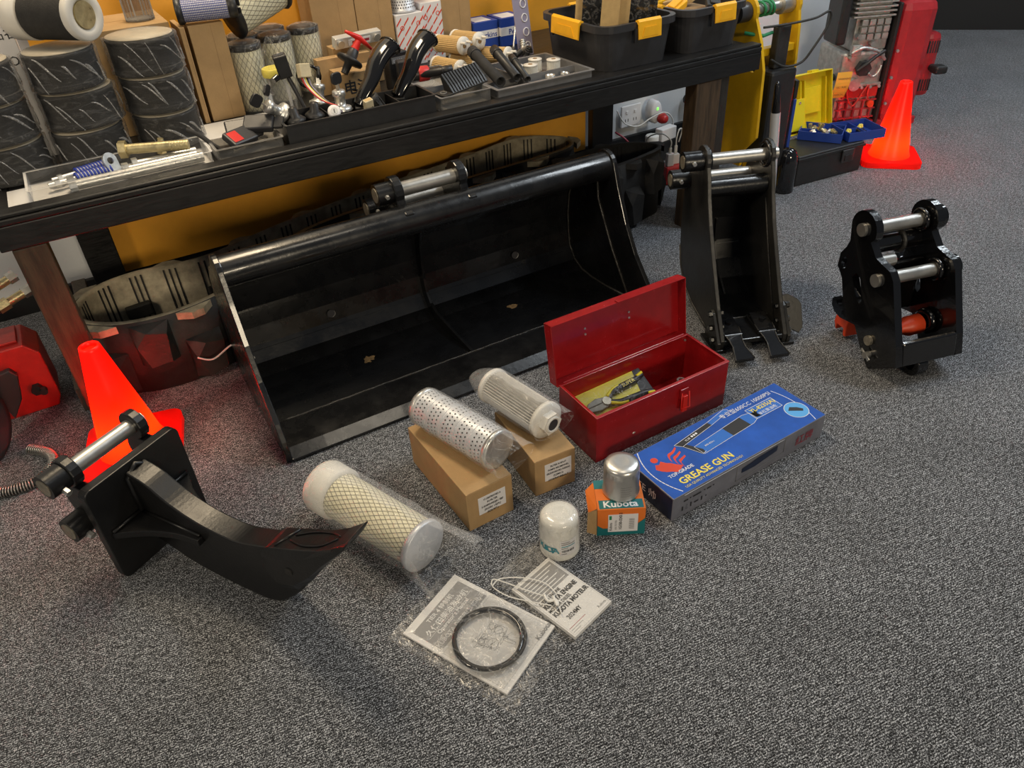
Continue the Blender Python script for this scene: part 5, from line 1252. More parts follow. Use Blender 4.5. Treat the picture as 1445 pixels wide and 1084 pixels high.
gj = thing('ribbed_jar', 'clear ribbed plastic jar on the low brown carton', 'jar', (.245, 2.37, T + .261))
pleat(.033, .036, 0, .10, 24).build('ribbed_wall', 'smoke_plastic', gj); MB().lathe([(.001, .001), (.034, .001), (.036, .005)], 30).build('bottom', 'smoke_plastic', gj)
def bluebox(label, x0, y0, h, txt):
    t = ccarton(label, x0, x0 + .094, y0, y0 + .10, h, 'case_blue', name='printed_carton', grp='dark blue filter boxes', tape=False); a, b = .047, .05
    MB().box(-a - .0003, a + .0003, -b - .0004, b * .2, h * .38, h * .68).build('white_band', 'label_white', t)
    MB().box(-a + .012, a - .02, -b + .01, b - .02, h, h + .0004).build('top_label', 'label_white', t)
    text(t, txt, (-a + .030, -b - .0005, h * .42), X, (0, 0, 1), .024, 'case_blue', bold=.0003)
    return t
bluebox('dark blue and white box beside the tall brown carton', 1.278, 2.475, .088, 'erkins')
bluebox('dark blue and white box behind the wire hook', 1.376, 2.462, .090, 'Perkins')
hk = MB().tube(spline([(1.42, 2.43, .665), (1.40, 2.40, .66), (1.365, 2.36, .60), (1.35, 2.345, .585), (1.32, 2.36, .580)], 6), .0035, 8).build('wire_hook', 'steel_pin'); tag(hk, 'bent steel wire hook leaning on the dark blue box', 'hook')
pc = thing('gasket_card', 'mauve printed card with rings standing beside the first black tote', 'card', (1.375, 2.30, T), (D(-8), 0, D(12)))
MB().box(-.03, .035, -.002, .002, 0, .19, c=.0008).build('card', 'purple_card', pc)
for i in range(4): MB().torus((.012, -.003, .03 + .042 * i), (0, 1, 0), .012, .0018, 18, 5).build('printed_ring', 'label_white', pc)
MB().box(-.02, .03, -.0028, -.002, .004, .016).build('caption_strip', 'ink', pc)

# ---- lying blue mesh filter and oval beige filter
bf = thing('blue_mesh_filter', 'blue mesh cylinder filter with black ends lying on the tall carton', 'filter', (.33, 2.30, T + .247 + .031), (0, 0, D(-13)))
fm = Matrix.Rotation(D(90), 4, 'Y')
MB().lathe([(.027, .006), (.027, .128)], 32, fm).build('media', 'label_white', bf)
mb = wirecyl(.0272, .012, .126, 30, 0.0, .0011); mb.v = [fm @ p for p in mb.v]; tag(mb.build('mesh_lines', 'blue_mesh', bf), kind='stuff')
mb = MB()
for i in range(26): mb.torus(fm @ V((0, 0, .014 + .0044 * i)), (1, 0, 0), .0272, .0008, 28, 4)
tag(mb.build('mesh_rings', 'blue_mesh', bf), kind='stuff')
MB().lathe([(.02, -.004), (.030, -.003), (.0325, .0), (.0325, .010), (.029, .014), (.027, .014)], 32, fm).build('end_flange', 'black_plastic', bf)
ec = MB().lathe([(.027, .126), (.0285, .127), (.0285, .146), (.024, .150), (.001, .150)], 32, fm).build('end_cap', 'black_plastic', bf)
for k in range(3):
    a = 2 * pi * k / 3 + .4; p = V((0, .013 * math.cos(a), .013 * math.sin(a)))
    MB().box(.150, .158, p.y - .004, p.y + .004, p.z - .008, p.z + .008, c=.002).build('cap_lug', 'black_gloss', ec)
ov = thing('oval_air_filter', 'large oval beige mesh filter with black rims lying on the standing filters', 'filter', (.535, 2.36, T + .262), (D(0), D(74), D(20)))
MB().lathe([(.055, -.07), (.055, .10)], 40, None, True, .72).build('media', 'media_cream', ov)
tag(wirecyl(.0555, -.068, .098, 26, .26, .0007, 10, .72).build('wire_mesh', 'wire_grey', ov), kind='stuff')
MB().lathe([(.03, -.078), (.060, -.077), (.062, -.070), (.058, -.062)], 40, None, True, .74).build('end_rim', 'black_plastic', ov)
MB().lathe([(.058, .092), (.062, .098), (.060, .106), (.03, .107)], 40, None, True, .74).build('end_rim', 'black_plastic', ov)

# ---- standing cream mesh filters
proto = thing('mesh_filter', 'cream mesh filter with a black band, beside the tall brown carton', 'filter', (.478, 2.318, T), 0, 'standing cream mesh filters')
r, h = .043, .178
MB().lathe([(r, .002), (r, h - .016)], 36).build('media', 'media_cream', proto)
tag(wirecyl(r, .003, h - .016, 20, .32, .0006, 12).build('wire_mesh', 'wire_grey', proto), kind='stuff')
MB().lathe([(r, h - .018), (r + .002, h - .017), (r + .002, h - .002), (r - .004, h)], 36).build('top_band', 'black_plastic', proto)
MB().lathe([(r - .002, h - .0005), (.02, h - .0005), (.02, h - .012), (.001, h - .012)], 36).build('top_cap', 'cap_white', proto)
MB().lathe([(r + .003, .0), (r + .003, h * .5), (r + .004, h), (r * .7, h + .006), (.001, h + .004)], 36, None, True, 1.0, lambda i, k, q: q * (1 + .015 * math.sin(k * 1.3 + i * 2))).build('plastic_bag', 'film_flat', proto)
for (x, y, lab) in ((.580, 2.368, 'behind the bagged jar'), (.592, 2.468, 'behind the front pair near the orange board'), (.678, 2.412, 'beside the two tall brown cartons'), (.503, 2.425, 'under the oval beige filter')):
    dup(proto, (x, y, T), random.random(), 'cream mesh filter with a black band, ' + lab)

# ---- clear tray of bolts and springs
ct = tray('clear_tray', 'shallow clear plastic tray holding springs and large bolts', 'tray', -.135, .262, 1.928, 2.065, .030, 'clear_plastic', .002)
def bolt(name, label, p0, p1, r, mt, grp='long bolts in the clear tray', head=True):
    p0, p1 = V(p0), V(p1); t = thing(name, label, 'bolt', p0, 0, grp); d = p1 - p0; a = d.normalized()
    MB().cyl(a * r * 1.4, d, r, n=16).build('shank', mt, t)
    if head: MB().hexn((0, 0, 0), a * r * 1.4, r * 1.75).build('head', mt, t)
    pts = []; x, y = frame(a)
    for i in range(60): g = i * .7; pts.append(a * (d.length * .72 + d.length * .27 * i / 60) + (x * math.cos(g) + y * math.sin(g)) * r)
    MB().tube(pts, r * .10, 4).build('thread', mt, t)
zb = T + .0035
bolt('bolt', 'gold hex bolt lying across the clear tray rim', (.075, 2.035, T + .046), (.225, 1.985, T + .040), .012, 'gold_zinc')
bolt('bolt', 'long silver bolt along the front of the clear tray', (-.055, 1.943, zb + .013), (.245, 1.948, zb + .013), .0115, 'zinc')
bolt('bolt', 'silver bolt with a square nut beside the tray front', (.065, 1.972, zb + .012), (.235, 1.975, zb + .012), .010, 'zinc')
bolt('bolt', 'silver bolt beneath the gold hex bolt', (.09, 2.005, zb + .011), (.24, 2.01, zb + .011), .009, 'zinc')
bolt('bolt', 'small gold bolt standing at the tray back rim', (.165, 2.053, zb + .010), (.172, 2.05, zb + .045), .007, 'gold_zinc')
lk = thing('clevis_link', 'flat steel clevis plate standing in the clear tray', 'link', (.052, 1.992, zb), (D(70), 0, D(35)))
MB().prism(arc(0, .035, .018, 0, 180, 8) + [(-.014, 0), (.014, 0)], -.003, .003, None, holes=([(.008 * math.cos(2 * pi * k / 12), .034 + .008 * math.sin(2 * pi * k / 12)) for k in range(12)],)).build('plate', 'zinc', lk)
for i, (p0, p1, lab) in enumerate((((-.085, 2.003, zb + .014), (.040, 2.033, zb + .016), 'blue coil spring plunger nearest the clear tray back'), ((-.095, 1.975, zb + .013), (.045, 2.000, zb + .014), 'blue coil spring plunger in the middle of the clear tray'))):
    p0, p1 = V(p0), V(p1); t = thing('spring_plunger', lab, 'spring', p0, 0, 'blue springs in the clear tray'); d = p1 - p0; a = d.normalized(); x, y = frame(a); L = d.length
    MB().cyl((0, 0, 0), a * L * .42, .007, n=14).build('rod', 'zinc', t); MB().cyl(a * L * .42, a * L, .008, n=14).build('core', 'hole_dark', t)
    MB().tube([a * (L * .42 + L * .58 * k / 110) + (x * math.cos(k * .63) + y * math.sin(k * .63)) * .0115 for k in range(111)], .0028, 6).build('coil', 'spring_blue', t)
    MB().tube([a * (L * .42 + L * .58 * (k + 5) / 110) + (x * math.cos(k * .63) + y * math.sin(k * .63)) * .0118 for k in range(104)], .0014, 5).build('coil_gap', 'zinc', t)
    MB().hexn(a * L * .1, a * L * .18, .010).build('nut', 'zinc', t)
wbt = MB().tube(spline([(.235, 2.035, T + .06), (.26, 2.02, T + .045), (.285, 1.99, T + .02), (.31, 1.965, T + .008)], 6), .006, 8).build('belt_strap', 'belt_web'); tag(wbt, 'black strap bent over the edge of the clear tray', 'strap')

# ---- seat belt buckles
bt_ = tray('clear_tray', 'small grey see-through tray holding seat belt buckles', 'tray', .276, .437, 1.928, 2.015, .028, 'smoke_plastic', .002)
def buckle(label, loc, rot, red):
    t = thing('seat_belt_buckle', label, 'buckle', loc, rot, 'seat belt buckles')
    MB().box(-.038, .038, -.024, .024, -.009, .009, c=.004).build('housing', 'dark_grey_plastic', t)
    if red: MB().box(.004, .032, -.017, .017, .0085, .0105, c=.001).build('release_button', 'red_plastic', t)
    MB().box(-.062, -.039, -.018, .018, -.004, .004, c=.002).build('web_end', 'belt_web', t)
buckle('dark seat belt buckle with a red release button', (.345, 1.968, T + .036), (D(-30), D(0), D(208)), True)
buckle('plain dark seat belt buckle lying over the red-button one', (.402, 1.992, T + .052), (D(-28), D(0), D(150)), False)
buckle('dark seat belt buckle standing on the paper sheet', (.368, 2.060, T + .030), (D(-30), D(0), D(170)), False)
wb = MB().box(.285, .32, 1.95, 1.985, T + .006, T + .022, c=.006).build('belt_clip', 'black_plastic'); tag(wb, 'rounded black clip beside the red-button buckle', 'clip')

# ---- black organiser with switches, connectors and ducts
og = tray('organiser_tray', 'long black compartment tray of switches and air ducts', 'tray', .452, .862, 1.926, 2.045, .050, 'black_plastic', .003, div=(('x', .30), ('x', .58), ('x', .76)))
def keyswitch(label, loc, rot, key=True):
    t = thing('ignition_switch', label, 'ignition switch', loc, rot, 'ignition switches with keys')
    MB().lathe([(.010, -.035), (.024, -.033), (.026, -.005), (.030, 0)], 24).build('base', 'black_plastic', t)
    MB().lathe([(.027, .0), (.027, .006), (.018, .010), (.014, .012), (.014, .034), (.017, .036), (.017, .048), (.012, .051), (.001, .051)], 24).build('barrel', 'zinc', t)
    if key:
        k_ = MB().box(-.0015, .0015, -.006, .006, .050, .066).build('key_blade', 'steel_pin', t)
        MB().prism(rrect(-.016, .016, .064, .094, .010), -.004, .004, XZ).build('key_head', 'black_plastic', t, bev=.002)
    return t
keyswitch('tilted ignition switch with its key, above the buckle trays', (.468, 1.998, T + .062), (D(12), D(-52), 0))
keyswitch('upright ignition switch with its key beside the white wire plug', (.625, 2.005, T + .040), (0, 0, D(20)))
keyswitch('ignition switch seen behind the white wire plug, key hanging', (.600, 2.115, T + .036), (D(10), D(10), D(80)))
kk = thing('spare_key', 'black headed spare key hanging in front of the switch', 'key', (.452, 2.02, T + .115), (D(20), D(-60), D(30)))
MB().prism(rrect(-.014, .014, 0, .026, .008), -.003, .003, XZ).build('key_head', 'black_plastic', kk, bev=.001); MB().box(-.003, .003, -.001, .001, -.03, 0).build('key_blade', 'steel_pin', kk)
for i, (x, y, lab) in enumerate(((.492, 1.972, 'black rubber cap switch at the organiser corner'), (.545, 1.985, 'black domed switch in the first organiser compartment'))):
    t = thing('cap_switch', lab, 'switch', (x, y, T + .003 + .036), (D(8 * i), D(-6), i), 'black domed switches')
    MB().lathe([(.024, -.034), (.024, .004), (.026, .008), (.020, .014), (.012, .020), (.010, .040), (.001, .042)], 24).build('body', 'black_plastic', t)
    MB().torus((0, 0, .006), (0, 0, 1), .023, .003, 24, 6).build('ring', 'black_gloss', t)
lc = thing('key_lock', 'white-faced lock barrel at the organiser front edge', 'lock', (.585, 1.945, T + .054), (D(55), 0, D(-10)))
MB().lathe([(.011, -.03), (.013, 0), (.0165, .002), (.0165, .010), (.012, .012), (.001, .012)], 24).build('barrel', 'label_white', lc); MB().cyl((0, 0, .0118), (0, 0, .0128), .009, n=20).build('face', 'zinc', lc); MB().box(-.001, .001, -.005, .005, .0126, .0134).build('key_slot', 'ink', lc)
wc = thing('wire_connector', 'cream wire plug on a bundle of coloured wires', 'connector', (.563, 2.07, T + .125), (D(-15), D(10), D(15)))
MB().box(-.016, .016, -.010, .010, -.006, .028, c=.002).build('plug', 'media_beige', wc)
for i, mt in enumerate(('wire_red', 'cable_white', 'jar_yellow', 'black_plastic', 'purple_card')):
    MB().tube(spline([(-.010 + .005 * i, 0, -.006), (-.006 + .004 * i, -.01, -.03), (.010 + .003 * i, -.04, -.065), (.03 + .003 * i, -.08, -.085 - .004 * i)], 6), .0022, 6).build('wire', mt, wc)
wc2 = thing('wire_connector', 'small cream plug in the third organiser compartment', 'connector', (.683, 1.955, T + .050), (D(15), D(-8), D(10)))
MB().box(-.012, .012, -.008, .008, -.03, .018, c=.002).build('plug', 'media_beige', wc2); MB().box(-.009, .009, -.005, .005, .0175, .0185).build('socket_face', 'media_tan', wc2)
bcn = thing('black_connector', 'tall black plug connector on a stiff cable above the switches', 'connector', (.515, 2.085, T + .150), (D(6), D(-8), D(-10)))
MB().box(-.017, .017, -.014, .014, -.025, .032, c=.003).build('housing', 'black_plastic', bcn); MB().box(-.012, .012, -.009, .009, .0315, .033).build('mouth', 'hole_dark', bcn); MB().prism([(-.004, 0), (.004, 0), (0, .010)], .031, .036).build('contact', 'zinc', bcn)
MB().cyl((-.02, -.012, -.015), (-.034, -.02, -.018), .008, n=14).build('side_port', 'black_gloss', bcn)
MB().tube(spline([(.004, 0, -.025), (.012, -.02, -.07), (.018, -.045, -.115), (.02, -.06, -.14)], 6), .0055, 8).build('cable', 'black_plastic', bcn)
rgd = MB().torus((.59, 2.13, T + .105), (.3, 1, .2), .030, .004, 28, 6).build('key_ring', 'black_gloss'); tag(rgd, 'black ring loop hanging behind the cream wire plug', 'ring')
bj = thing('bagged_jar', 'small clear jar with a yellow band inside a pointed plastic bag', 'jar', (.52, 2.205, T))
MB().lathe([(.030, 0), (.031, .004), (.031, .07), (.026, .085), (.026, .10), (.022, .115), (.018, .12)], 24).build('jar', 'clear_plastic', bj)
MB().lathe([(.033, .105), (.034, .110), (.034, .122), (.032, .126)], 24).build('band', 'jar_yellow', bj)
MB().lathe([(.042, 0), (.044, .04), (.042, .09), (.036, .13), (.022, .17), (.003, .205)], 28, None, True, .7, lambda i, k, q: q * (1 + .05 * math.sin(k * 2.1 + i))).build('plastic_bag', 'film', bj)
# red T-handle pull
th = thing('pull_handle', 'red T-shaped pull handle on a round black flange', 'handle', (.735, 2.20, T + .110), (D(-10), D(40), D(0)))
MB().lathe([(.010, -.04), (.012, -.01), (.036, -.006), (.038, 0), (.036, .004), (.016, .008), (.014, .030), (.011, .034)], 32, Matrix.Diagonal((1, 1, 1, 1))).build('flange', 'black_plastic', th)
MB().cyl((0, 0, .032), (0, 0, .058), .012, .009, n=16).build('stem', 'red_plastic', th)
MB().tube([(-.045, 0, .060), (-.02, 0, .064), (0, 0, .066), (.02, 0, .064), (.045, 0, .060)], .007, 10, rad=[.004, .0065, .009, .0065, .004]).build('grip', 'red_plastic', th)
lv = thing('level_gauge', 'silver fluid level gauge with a clear window lying on a small carton', 'gauge', (.812, 2.335, T + .117 + .017), (D(16), 0, D(7)))
MB().box(-.076, .076, -.012, .012, -.016, .016, c=.002).build('body', 'alu_bright', lv)
MB().box(-.035, .038, -.0135, -.0121, -.010, .008, c=.0005).build('window', 'label_white', lv)
for x in (-.022, .018): MB().box(x, x + .016, -.0142, -.0136, -.004, .003).build('scale_mark', 'print_darkred', lv)
for x in (-.060, .060): MB().cyl((x, -.0121, 0), (x, -.019, 0), .011, n=18).build('bolt', 'steel_pin', lv)
hm = thing('hour_meter', 'small black hour meter block behind the air ducts', 'meter', (.885, 2.235, T), D(8))
MB().box(-.032, .032, -.02, .02, 0, .105, c=.004).build('housing', 'black_plastic', hm); MB().box(-.024, .024, -.0215, -.0201, .075, .092).build('dial', 'ink_grey', hm)
text(hm, '00000', (-.02, -.0216, .078), X, (0, 0, 1), .013, 'label_white')
rk = thing('capped_fitting', 'black threaded fitting with a pinkish red cap beside the ducts', 'fitting', (.925, 2.17, T + .045), (0, D(90), D(-12)))
MB().lathe([(.012, -.06), (.016, -.055), (.018, -.02), (.018, 0)], 20).build('stem', 'black_plastic', rk); MB().lathe([(.021, 0), (.022, .003), (.021, .03), (.016, .034), (.001, .034)], 20).build('cap', 'skid_red', rk)
MB().box(-.045 + .0, -.0, -.02, .02, -.06, -.02, c=.004).build('block', 'dark_grey_plastic', rk)
def scoop(label, loc, rz):
    t = thing('air_duct', label, 'duct', loc, rz, 'curved black air ducts')
    c0 = spline([(-.050, -.040, -.012), (-.030, -.030, .014), (-.004, -.012, .044), (.016, .012, .076), (.040, .034, .098), (.060, .050, .108)], 6); n = 18; vs = []; fs = []
    for i, p in enumerate(c0):
        u = i / (len(c0) - 1); w_ = .020 + .016 * u; d_ = .010 + .014 * u
        a = (c0[min(i + 1, len(c0) - 1)] - c0[max(i - 1, 0)]).normalized(); x = V((.62, -.78, 0)); x = (x - a * x.dot(a)).normalized(); y = a.cross(x).normalized()
        for k in range(n):
            g = 2 * pi * k / n; vs.append(p + x * math.cos(g) * w_ + y * math.sin(g) * d_)
    for i in range(len(c0) - 1):
        for k in range(n): A_ = i * n + k; B2 = i * n + (k + 1) % n; fs.append((A_, B2, B2 + n, A_ + n))
    o_ = MB().add(vs, fs, None, True).build('duct_body', 'black_gloss', t); s_ = o_.modifiers.new('s', 'SOLIDIFY'); s_.thickness = .003
    MB().tube([V(q) for q in vs[-n:]], .003, 6, True).build('mouth_lip', 'black_gloss', t)
    MB().box(-.06, -.03, -.055, -.02, -.042, -.014, c=.003).build('foot', 'black_plastic', t)
scoop('curved glossy black air duct beside the handwritten carton', (.735, 2.035, T + .052), D(-18))
scoop('curved glossy black air duct beside the grey comb tray', (.852, 2.045, T + .052), D(-18))
rc_ = thing('rubber_sleeve', 'short black ribbed sleeve leaning in the organiser', 'sleeve', (.735, 1.965, T + .006), (D(0), D(-35), D(-25)))
MB().lathe([(.016, 0), (.016, .012), (.013, .016), (.017, .05), (.021, .058), (.021, .068), (.016, .068), (.013, .03)], 22).build('sleeve', 'rubber', rc_)
for k in range(6):
    a = 2 * pi * k / 6; MB().cyl((.0165 * math.cos(a), .0165 * math.sin(a), .018), (.020 * math.cos(a), .020 * math.sin(a), .056), .002, n=6).build('rib', 'black_plastic', rc_)

# ---- comb tray and grey tray
cbt = tray('clear_tray', 'grey see-through tray with a black comb-toothed part', 'tray', .880, 1.032, 1.927, 2.25, .036, 'smoke_plastic', .002, div=(('y', .40),), dmt='grey_plastic')
cmb = thing('toothed_guard', 'black comb-like guard with slanted teeth in the see-through tray', 'guard', (.90, 1.945, T + .030), (0, D(-4), D(11)))
MB().box(.0, .155, .0, .05, 0, .005, c=.001).build('plate', 'rubber', cmb)
tm = MB().prism([(0, 0), (.040, .0), (.052, .040), (.044, .043), (.014, .016)], 0, .0058, Matrix(((0, 0, 1, 0), (1, 0, 0, 0), (0, 1, 0, 0), (0, 0, 0, 1)))).build('tooth', 'black_plastic', cmb); tm.location = (.03, 0, .005)
for i in range(1, 13): inst(tm, Matrix.Translation((.03 + .0098 * i, 0, .005)), cmb)
MB().torus((.015, .025, .006), (0, 0, 1), .009, .002, 20, 6).build('eyelet', 'cfg_grey', cmb)
gt = tray('parts_tray', 'flat grey divided parts tray of small white filters and rings', 'tray', 1.058, 1.378, 1.928, 2.185, .026, 'grey_plastic', .003, div=(('y', .34), ('x', .36)), rimw=.008)
# yellow paper filters with white ends
def pfilter(label, p0, p1):
    p0, p1 = V(p0), V(p1); t = thing('paper_filter', label, 'filter', p0, 0, 'tan paper filters heaped behind the trays'); d = p1 - p0; fm = axis_m((0, 0, 0), d); L = d.length
    o_ = pleat(.0235, .0255, .006, L - .006, 30); o_.v = [fm @ p for p in o_.v]; o_.build('pleats', 'media_tan', t)
    for z0 in (0, L - .008): MB().lathe([(.010, z0), (.027, z0 + .001), (.027, z0 + .007), (.010, z0 + .008)], 26, fm).build('end_cap', 'cap_white', t)
    MB().cyl(fm @ V((0, 0, L)), fm @ V((0, 0, L + .0012)), .007, n=14).build('bore', 'rust', t)
    for k in (-1, 1): MB().cyl(fm @ V((k * .012, .010, L)), fm @ V((k * .012, .010, L + .020)), .004, n=8).build('prong', 'cap_white', t)
pfilter('tan paper filter at the bottom of the heap beside the see-through tray', (1.045, 2.30, T + .028), (1.075, 2.185, T + .030))
pfilter('tan paper filter on top of the heap beside the tall carton', (1.085, 2.36, T + .075), (1.122, 2.245, T + .080))
pfilter('tan paper filter lying behind the black pipes', (1.125, 2.33, T + .028), (1.155, 2.215, T + .028))
pfilter('tan paper filter pointing at the dark blue boxes', (1.165, 2.395, T + .072), (1.195, 2.28, T + .077))
pfilter('tan paper filter nearest the black tote', (1.205, 2.32, T + .028), (1.262, 2.215, T + .034))
for i, (p0, p1, r, lab) in enumerate((((1.125, 2.20, T + .072), (1.088, 1.965, T + .036), .0155, 'dark bronze pipe leaning over the comb guard'), ((1.185, 2.17, T + .072), (1.150, 1.975, T + .034), .0135, 'black slotted pipe in the middle of the grey tray'), ((1.205, 2.10, T + .060), (1.172, 1.955, T + .030), .0095, 'thin black slotted pipe beside the white filters'), ((1.02, 2.13, T + .05), (.925, 2.16, T + .045), .012, 'short dark pipe in the see-through tray'))):
    p0, p1 = V(p0), V(p1); t = thing('short_pipe', lab, 'pipe', p0, 0, 'short dark pipes'); d = p1 - p0; fm = axis_m((0, 0, 0), d); L = d.length
    MB().lathe([(r * .8, .0), (r * 1.15, .001), (r * 1.15, .03), (r, .034), (r, L), (r * .78, L), (r * .78, L - .03), (.001, L - .03)], 20, fm).build('tube', 'rust' if False else ('belt_web' if i == 0 else 'black_plastic'), t)
    MB().torus(fm @ V((0, 0, .032)), d, r * 1.12, .0018, 20, 5).build('collar', 'dark_grey_plastic', t)
    if i in (1, 2):
        for k in range(3): MB().box(-.0015, .0015, -r - .0008, -r + .001, .05 + .04 * k, .08 + .04 * k, fm).build('slot', 'hole_dark', t)
for i, (x, y, lab) in enumerate(((1.243, 2.056, 'white spool filter in front of the other two'), (1.290, 2.105, 'white spool filter behind the front one'), (1.330, 2.062, 'white spool filter beside the black tote'), (1.205, 2.075, 'white spool filter half hidden by the slotted pipes'))):
    t = thing('spool_filter', lab, 'filter', (x, y, T + .0035), 0, 'white spool filters in the grey tray')
    pleat(.019, .0205, .002, .034, 26).build('pleats', 'media_white', t)
    for z0 in (0, .033): MB().lathe([(.007, z0), (.0215, z0 + .0005), (.0215, z0 + .004), (.007, z0 + .0045)], 26).build('end_cap', 'cap_white', t)
    MB().cyl((0, 0, .037), (0, 0, .0382), .0068, n=16).build('bore', 'rust', t)
random.seed(8)
for i, (x, y, R_, lab) in enumerate(((1.268, 1.985, .015, 'steel bush ring in the front compartment of the grey tray'), (1.322, 1.990, .013, 'small steel ring leaning in the grey tray'), (1.300, 1.968, .009, 'tiny steel ring beside the bush ring'), (1.345, 1.972, .008, 'tiny steel ring at the grey tray corner'))):
    t = thing('steel_ring', lab, 'ring', (x, y, T + .0038), (D(10 * (i % 2)), 0, i), 'loose steel rings')
    MB().lathe([(R_ * .8, 0), (R_, 0), (R_, .016 - .003 * i), (R_ * .8, .016 - .003 * i), (R_ * .8, 0.0001)], 26).build('ring', 'zinc', t); MB().torus((0, 0, .015 - .003 * i), (0, 0, 1), R_ * .95, .0012, 26, 5).build('lip', 'steel_pin', t)
for i, (x, y, zz, lab) in enumerate(((1.300, 2.245, .02, 'black hose tee nearest the tan filters'), (1.325, 2.215, .02, 'black hose tee touching the mauve card'), (1.345, 2.265, .028, 'grey barbed hose connector standing by the tote'))):
    t = thing('hose_tee', lab, 'hose fitting', (x, y, T + zz), (D(20), D(30 * (i - 1)), D(50 * i)), 'black hose fittings')
    mt = 'black_plastic' if i < 2 else 'cast_alu'
    MB().cyl((-.028, 0, 0), (.028, 0, 0), .009, n=14).build('run', mt, t); MB().cyl((0, 0, 0), (0, .0, .034), .008, n=14).build('branch', mt, t)
    for k in range(3): MB().torus((0, 0, .016 + .007 * k), (0, 0, 1), .0085, .0018, 16, 5).build('barb', mt, t)

# ---- black totes with yellow clips
def tote(label, x0, x1, y0, y1, h):
    t = thing('storage_tote', label, 'storage box', ((x0 + x1) / 2, (y0 + y1) / 2, T), 0, 'black storage totes'); a, b = (x1 - x0) / 2, (y1 - y0) / 2
    o0, o1 = rrect(-a + .018, a - .018, -b + .018, b - .018, .045, 6), rrect(-a + .004, a - .004, -b + .004, b - .004, .05, 6)
    i0, i1 = rrect(-a + .021, a - .021, -b + .021, b - .021, .043, 6), rrect(-a + .007, a - .007, -b + .007, b - .007, .048, 6); n = len(o0)
    vs = [(*p, 0) for p in o0] + [(*p, h) for p in o1] + [(*p, h) for p in i1] + [(*p, .003) for p in i0]
    fs = [(r_ * n + k, r_ * n + (k + 1) % n, (r_ + 1) * n + (k + 1) % n, (r_ + 1) * n + k) for r_ in range(3) for k in range(n)] + [tuple(range(n - 1, -1, -1)), tuple(range(3 * n, 4 * n))]
    MB().add(vs, fs).build('tub', 'dark_grey_plastic', t)
    rm_ = MB(); rm_.prism(rrect(-a - .006, a + .006, -b - .006, b + .006, .055, 6), h - .016, h + .004, holes=(rrect(-a + .008, a - .008, -b + .008, b - .008, .047, 6),)); rm_.build('rim', 'dark_grey_plastic', t, bev=.003)
    def clip(m, L):
        c_ = MB().prism([(-.004, .003), (.008, .008), (.016, .002), (.019, -.046), (.014, -.048), (.0095, -.006), (.0, -.004)], -L / 2, L / 2, m @ Matrix(((0, 0, 1, 0), (1, 0, 0, 0), (0, 1, 0, 0), (0, 0, 0, 1)))).build('clip', 'tote_yellow', t, bev=.0012)
        MB().prism([(-L * .36, -.040), (L * .36, -.040), (L * .26, -.014), (-L * .26, -.014)], .0178, .0200, m @ Matrix(((1, 0, 0, 0), (0, 0, 1, 0), (0, 1, 0, 0), (0, 0, 0, 1)))).build('clip_panel', 'tote_yellow', c_)
        MB().box(L / 2 + .001, L / 2 + .010, .004, .012, -.055, -.016, m).build('clip_hinge', 'black_plastic', c_)
    clip(Matrix.Translation((a * .12, -b, h + .004)) @ Matrix.Rotation(pi, 4, 'Z'), .085)
    clip(Matrix.Translation((-a, b * .02, h + .004)) @ Matrix.Rotation(D(90), 4, 'Z'), .15)
    clip(Matrix.Translation((a * .12, b, h + .004)), .085)
    return t
tote('black storage tote full of wrapped dark parts, nearer the grey tray', 1.422, 1.712, 1.935, 2.285, .128)
tote('black storage tote at the end of the bench, next to the yellow linkage', 1.742, 2.012, 1.942, 2.29, .128)
random.seed(15)
kinds = ['wood', 'wood', 'steel', 'black', 'black', 'steel', 'black', 'wood', 'black', 'black']
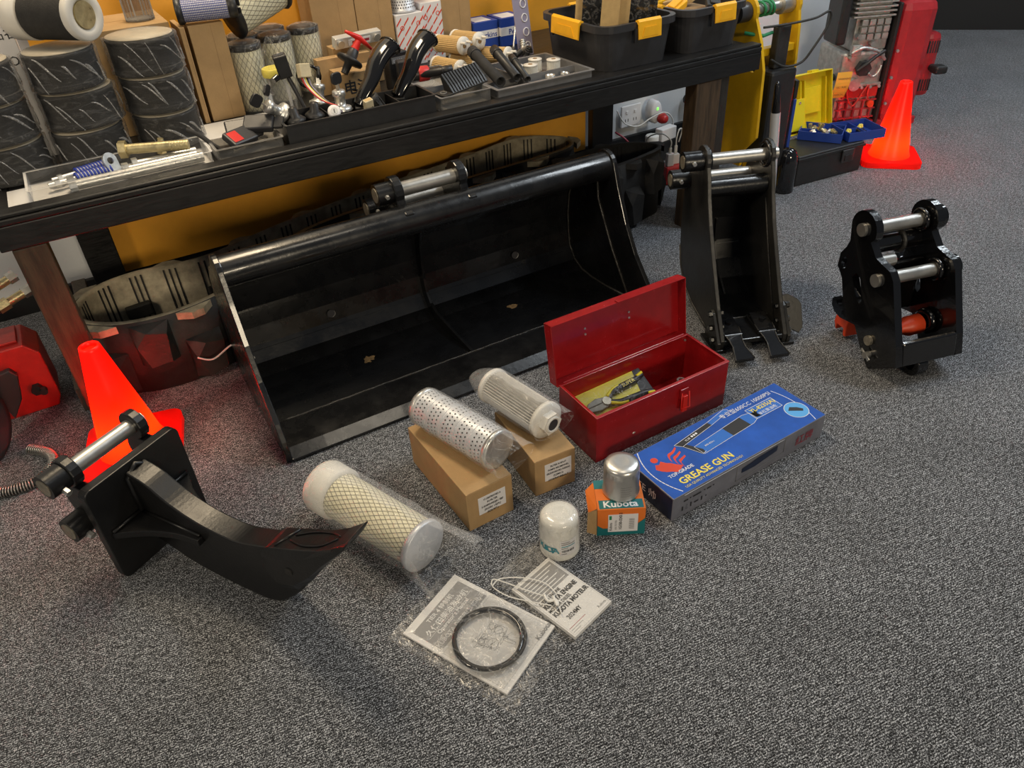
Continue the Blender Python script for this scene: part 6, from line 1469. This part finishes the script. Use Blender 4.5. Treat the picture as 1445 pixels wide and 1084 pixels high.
desc = {'wood': 'tan coloured flat bar standing in the fuller black tote', 'steel': 'grey steel flat plate standing in the fuller black tote', 'black': 'black plate in clear film standing in the fuller black tote'}
cnt = 0
for j in range(9):
    for i in range(-2, 3):
        c_ = V((1.567, 2.11)) + V(rotz((i * .082 + (.03 if j % 2 else 0), (j - 4) * .030), D(-38)))
        if not (1.487 < c_.x < 1.652 and 1.990 < c_.y < 2.235): continue
        k = kinds[cnt % 10]; cnt += 1
        t = thing('flat_plate', desc[k], 'plate', (c_.x, c_.y, T + .0045), (0, D(4), D(-38)), 'plates packed in the tote')
        hh = random.uniform(.20, .26); w_ = random.uniform(.027, .036)
        MB().prism([(-w_ * .7, .004), (w_ * .7, .004), (w_, .05), (w_, hh - .03), (w_ * .6, hh), (-w_ * .6, hh), (-w_, hh - .02), (-w_, .05)], -.004, .004, XZ).build('plate', {'wood': 'media_tan', 'steel': 'cast_alu', 'black': 'black_gloss'}[k], t, bev=.001)
        if k == 'black': MB().box(-w_ - .001, w_ + .001, -.0055, .0055, .05, hh + .012).build('plastic_sleeve', 'film_flat', t)
for i, (x, y, rz, mt, lab) in enumerate(((1.80, 2.06, 30, 'tote_yellow', 'yellow plastic part lying in the end tote'), (1.88, 2.14, -20, 'media_tan', 'tan wrapped part lying in the end tote'), (1.92, 2.02, 55, 'black_plastic', 'black part at the top of the end tote'), (1.83, 2.17, 10, 'arm_yellow', 'yellow bent strip at the back of the end tote'))):
    t = thing('wrapped_part', lab, 'machine part', (x, y, T + .112), (D(6), D(-8), D(rz)))
    MB().prism([(-.06, -.02), (.04, -.025), (.07, 0), (.04, .02), (-.05, .025)], 0, .022).build('body', mt, t, bev=.003)
    MB().prism([(-.05, -.01), (.03, -.012), (.05, 0), (.03, .01), (-.04, .014)], .0222, .028).build('ridge', mt, t, bev=.002)
for (x, y, w_, lab) in ((1.84, 2.10, .20, 'brown carton filling the end tote under the yellow parts'),):
    t = thing('cardboard_carton', lab, 'carton', (x + .03, y, T + .0045)); MB().box(-.09, .09, -.10, .10, 0, .098, c=.003).build('carton', 'cardboard_dark', t)
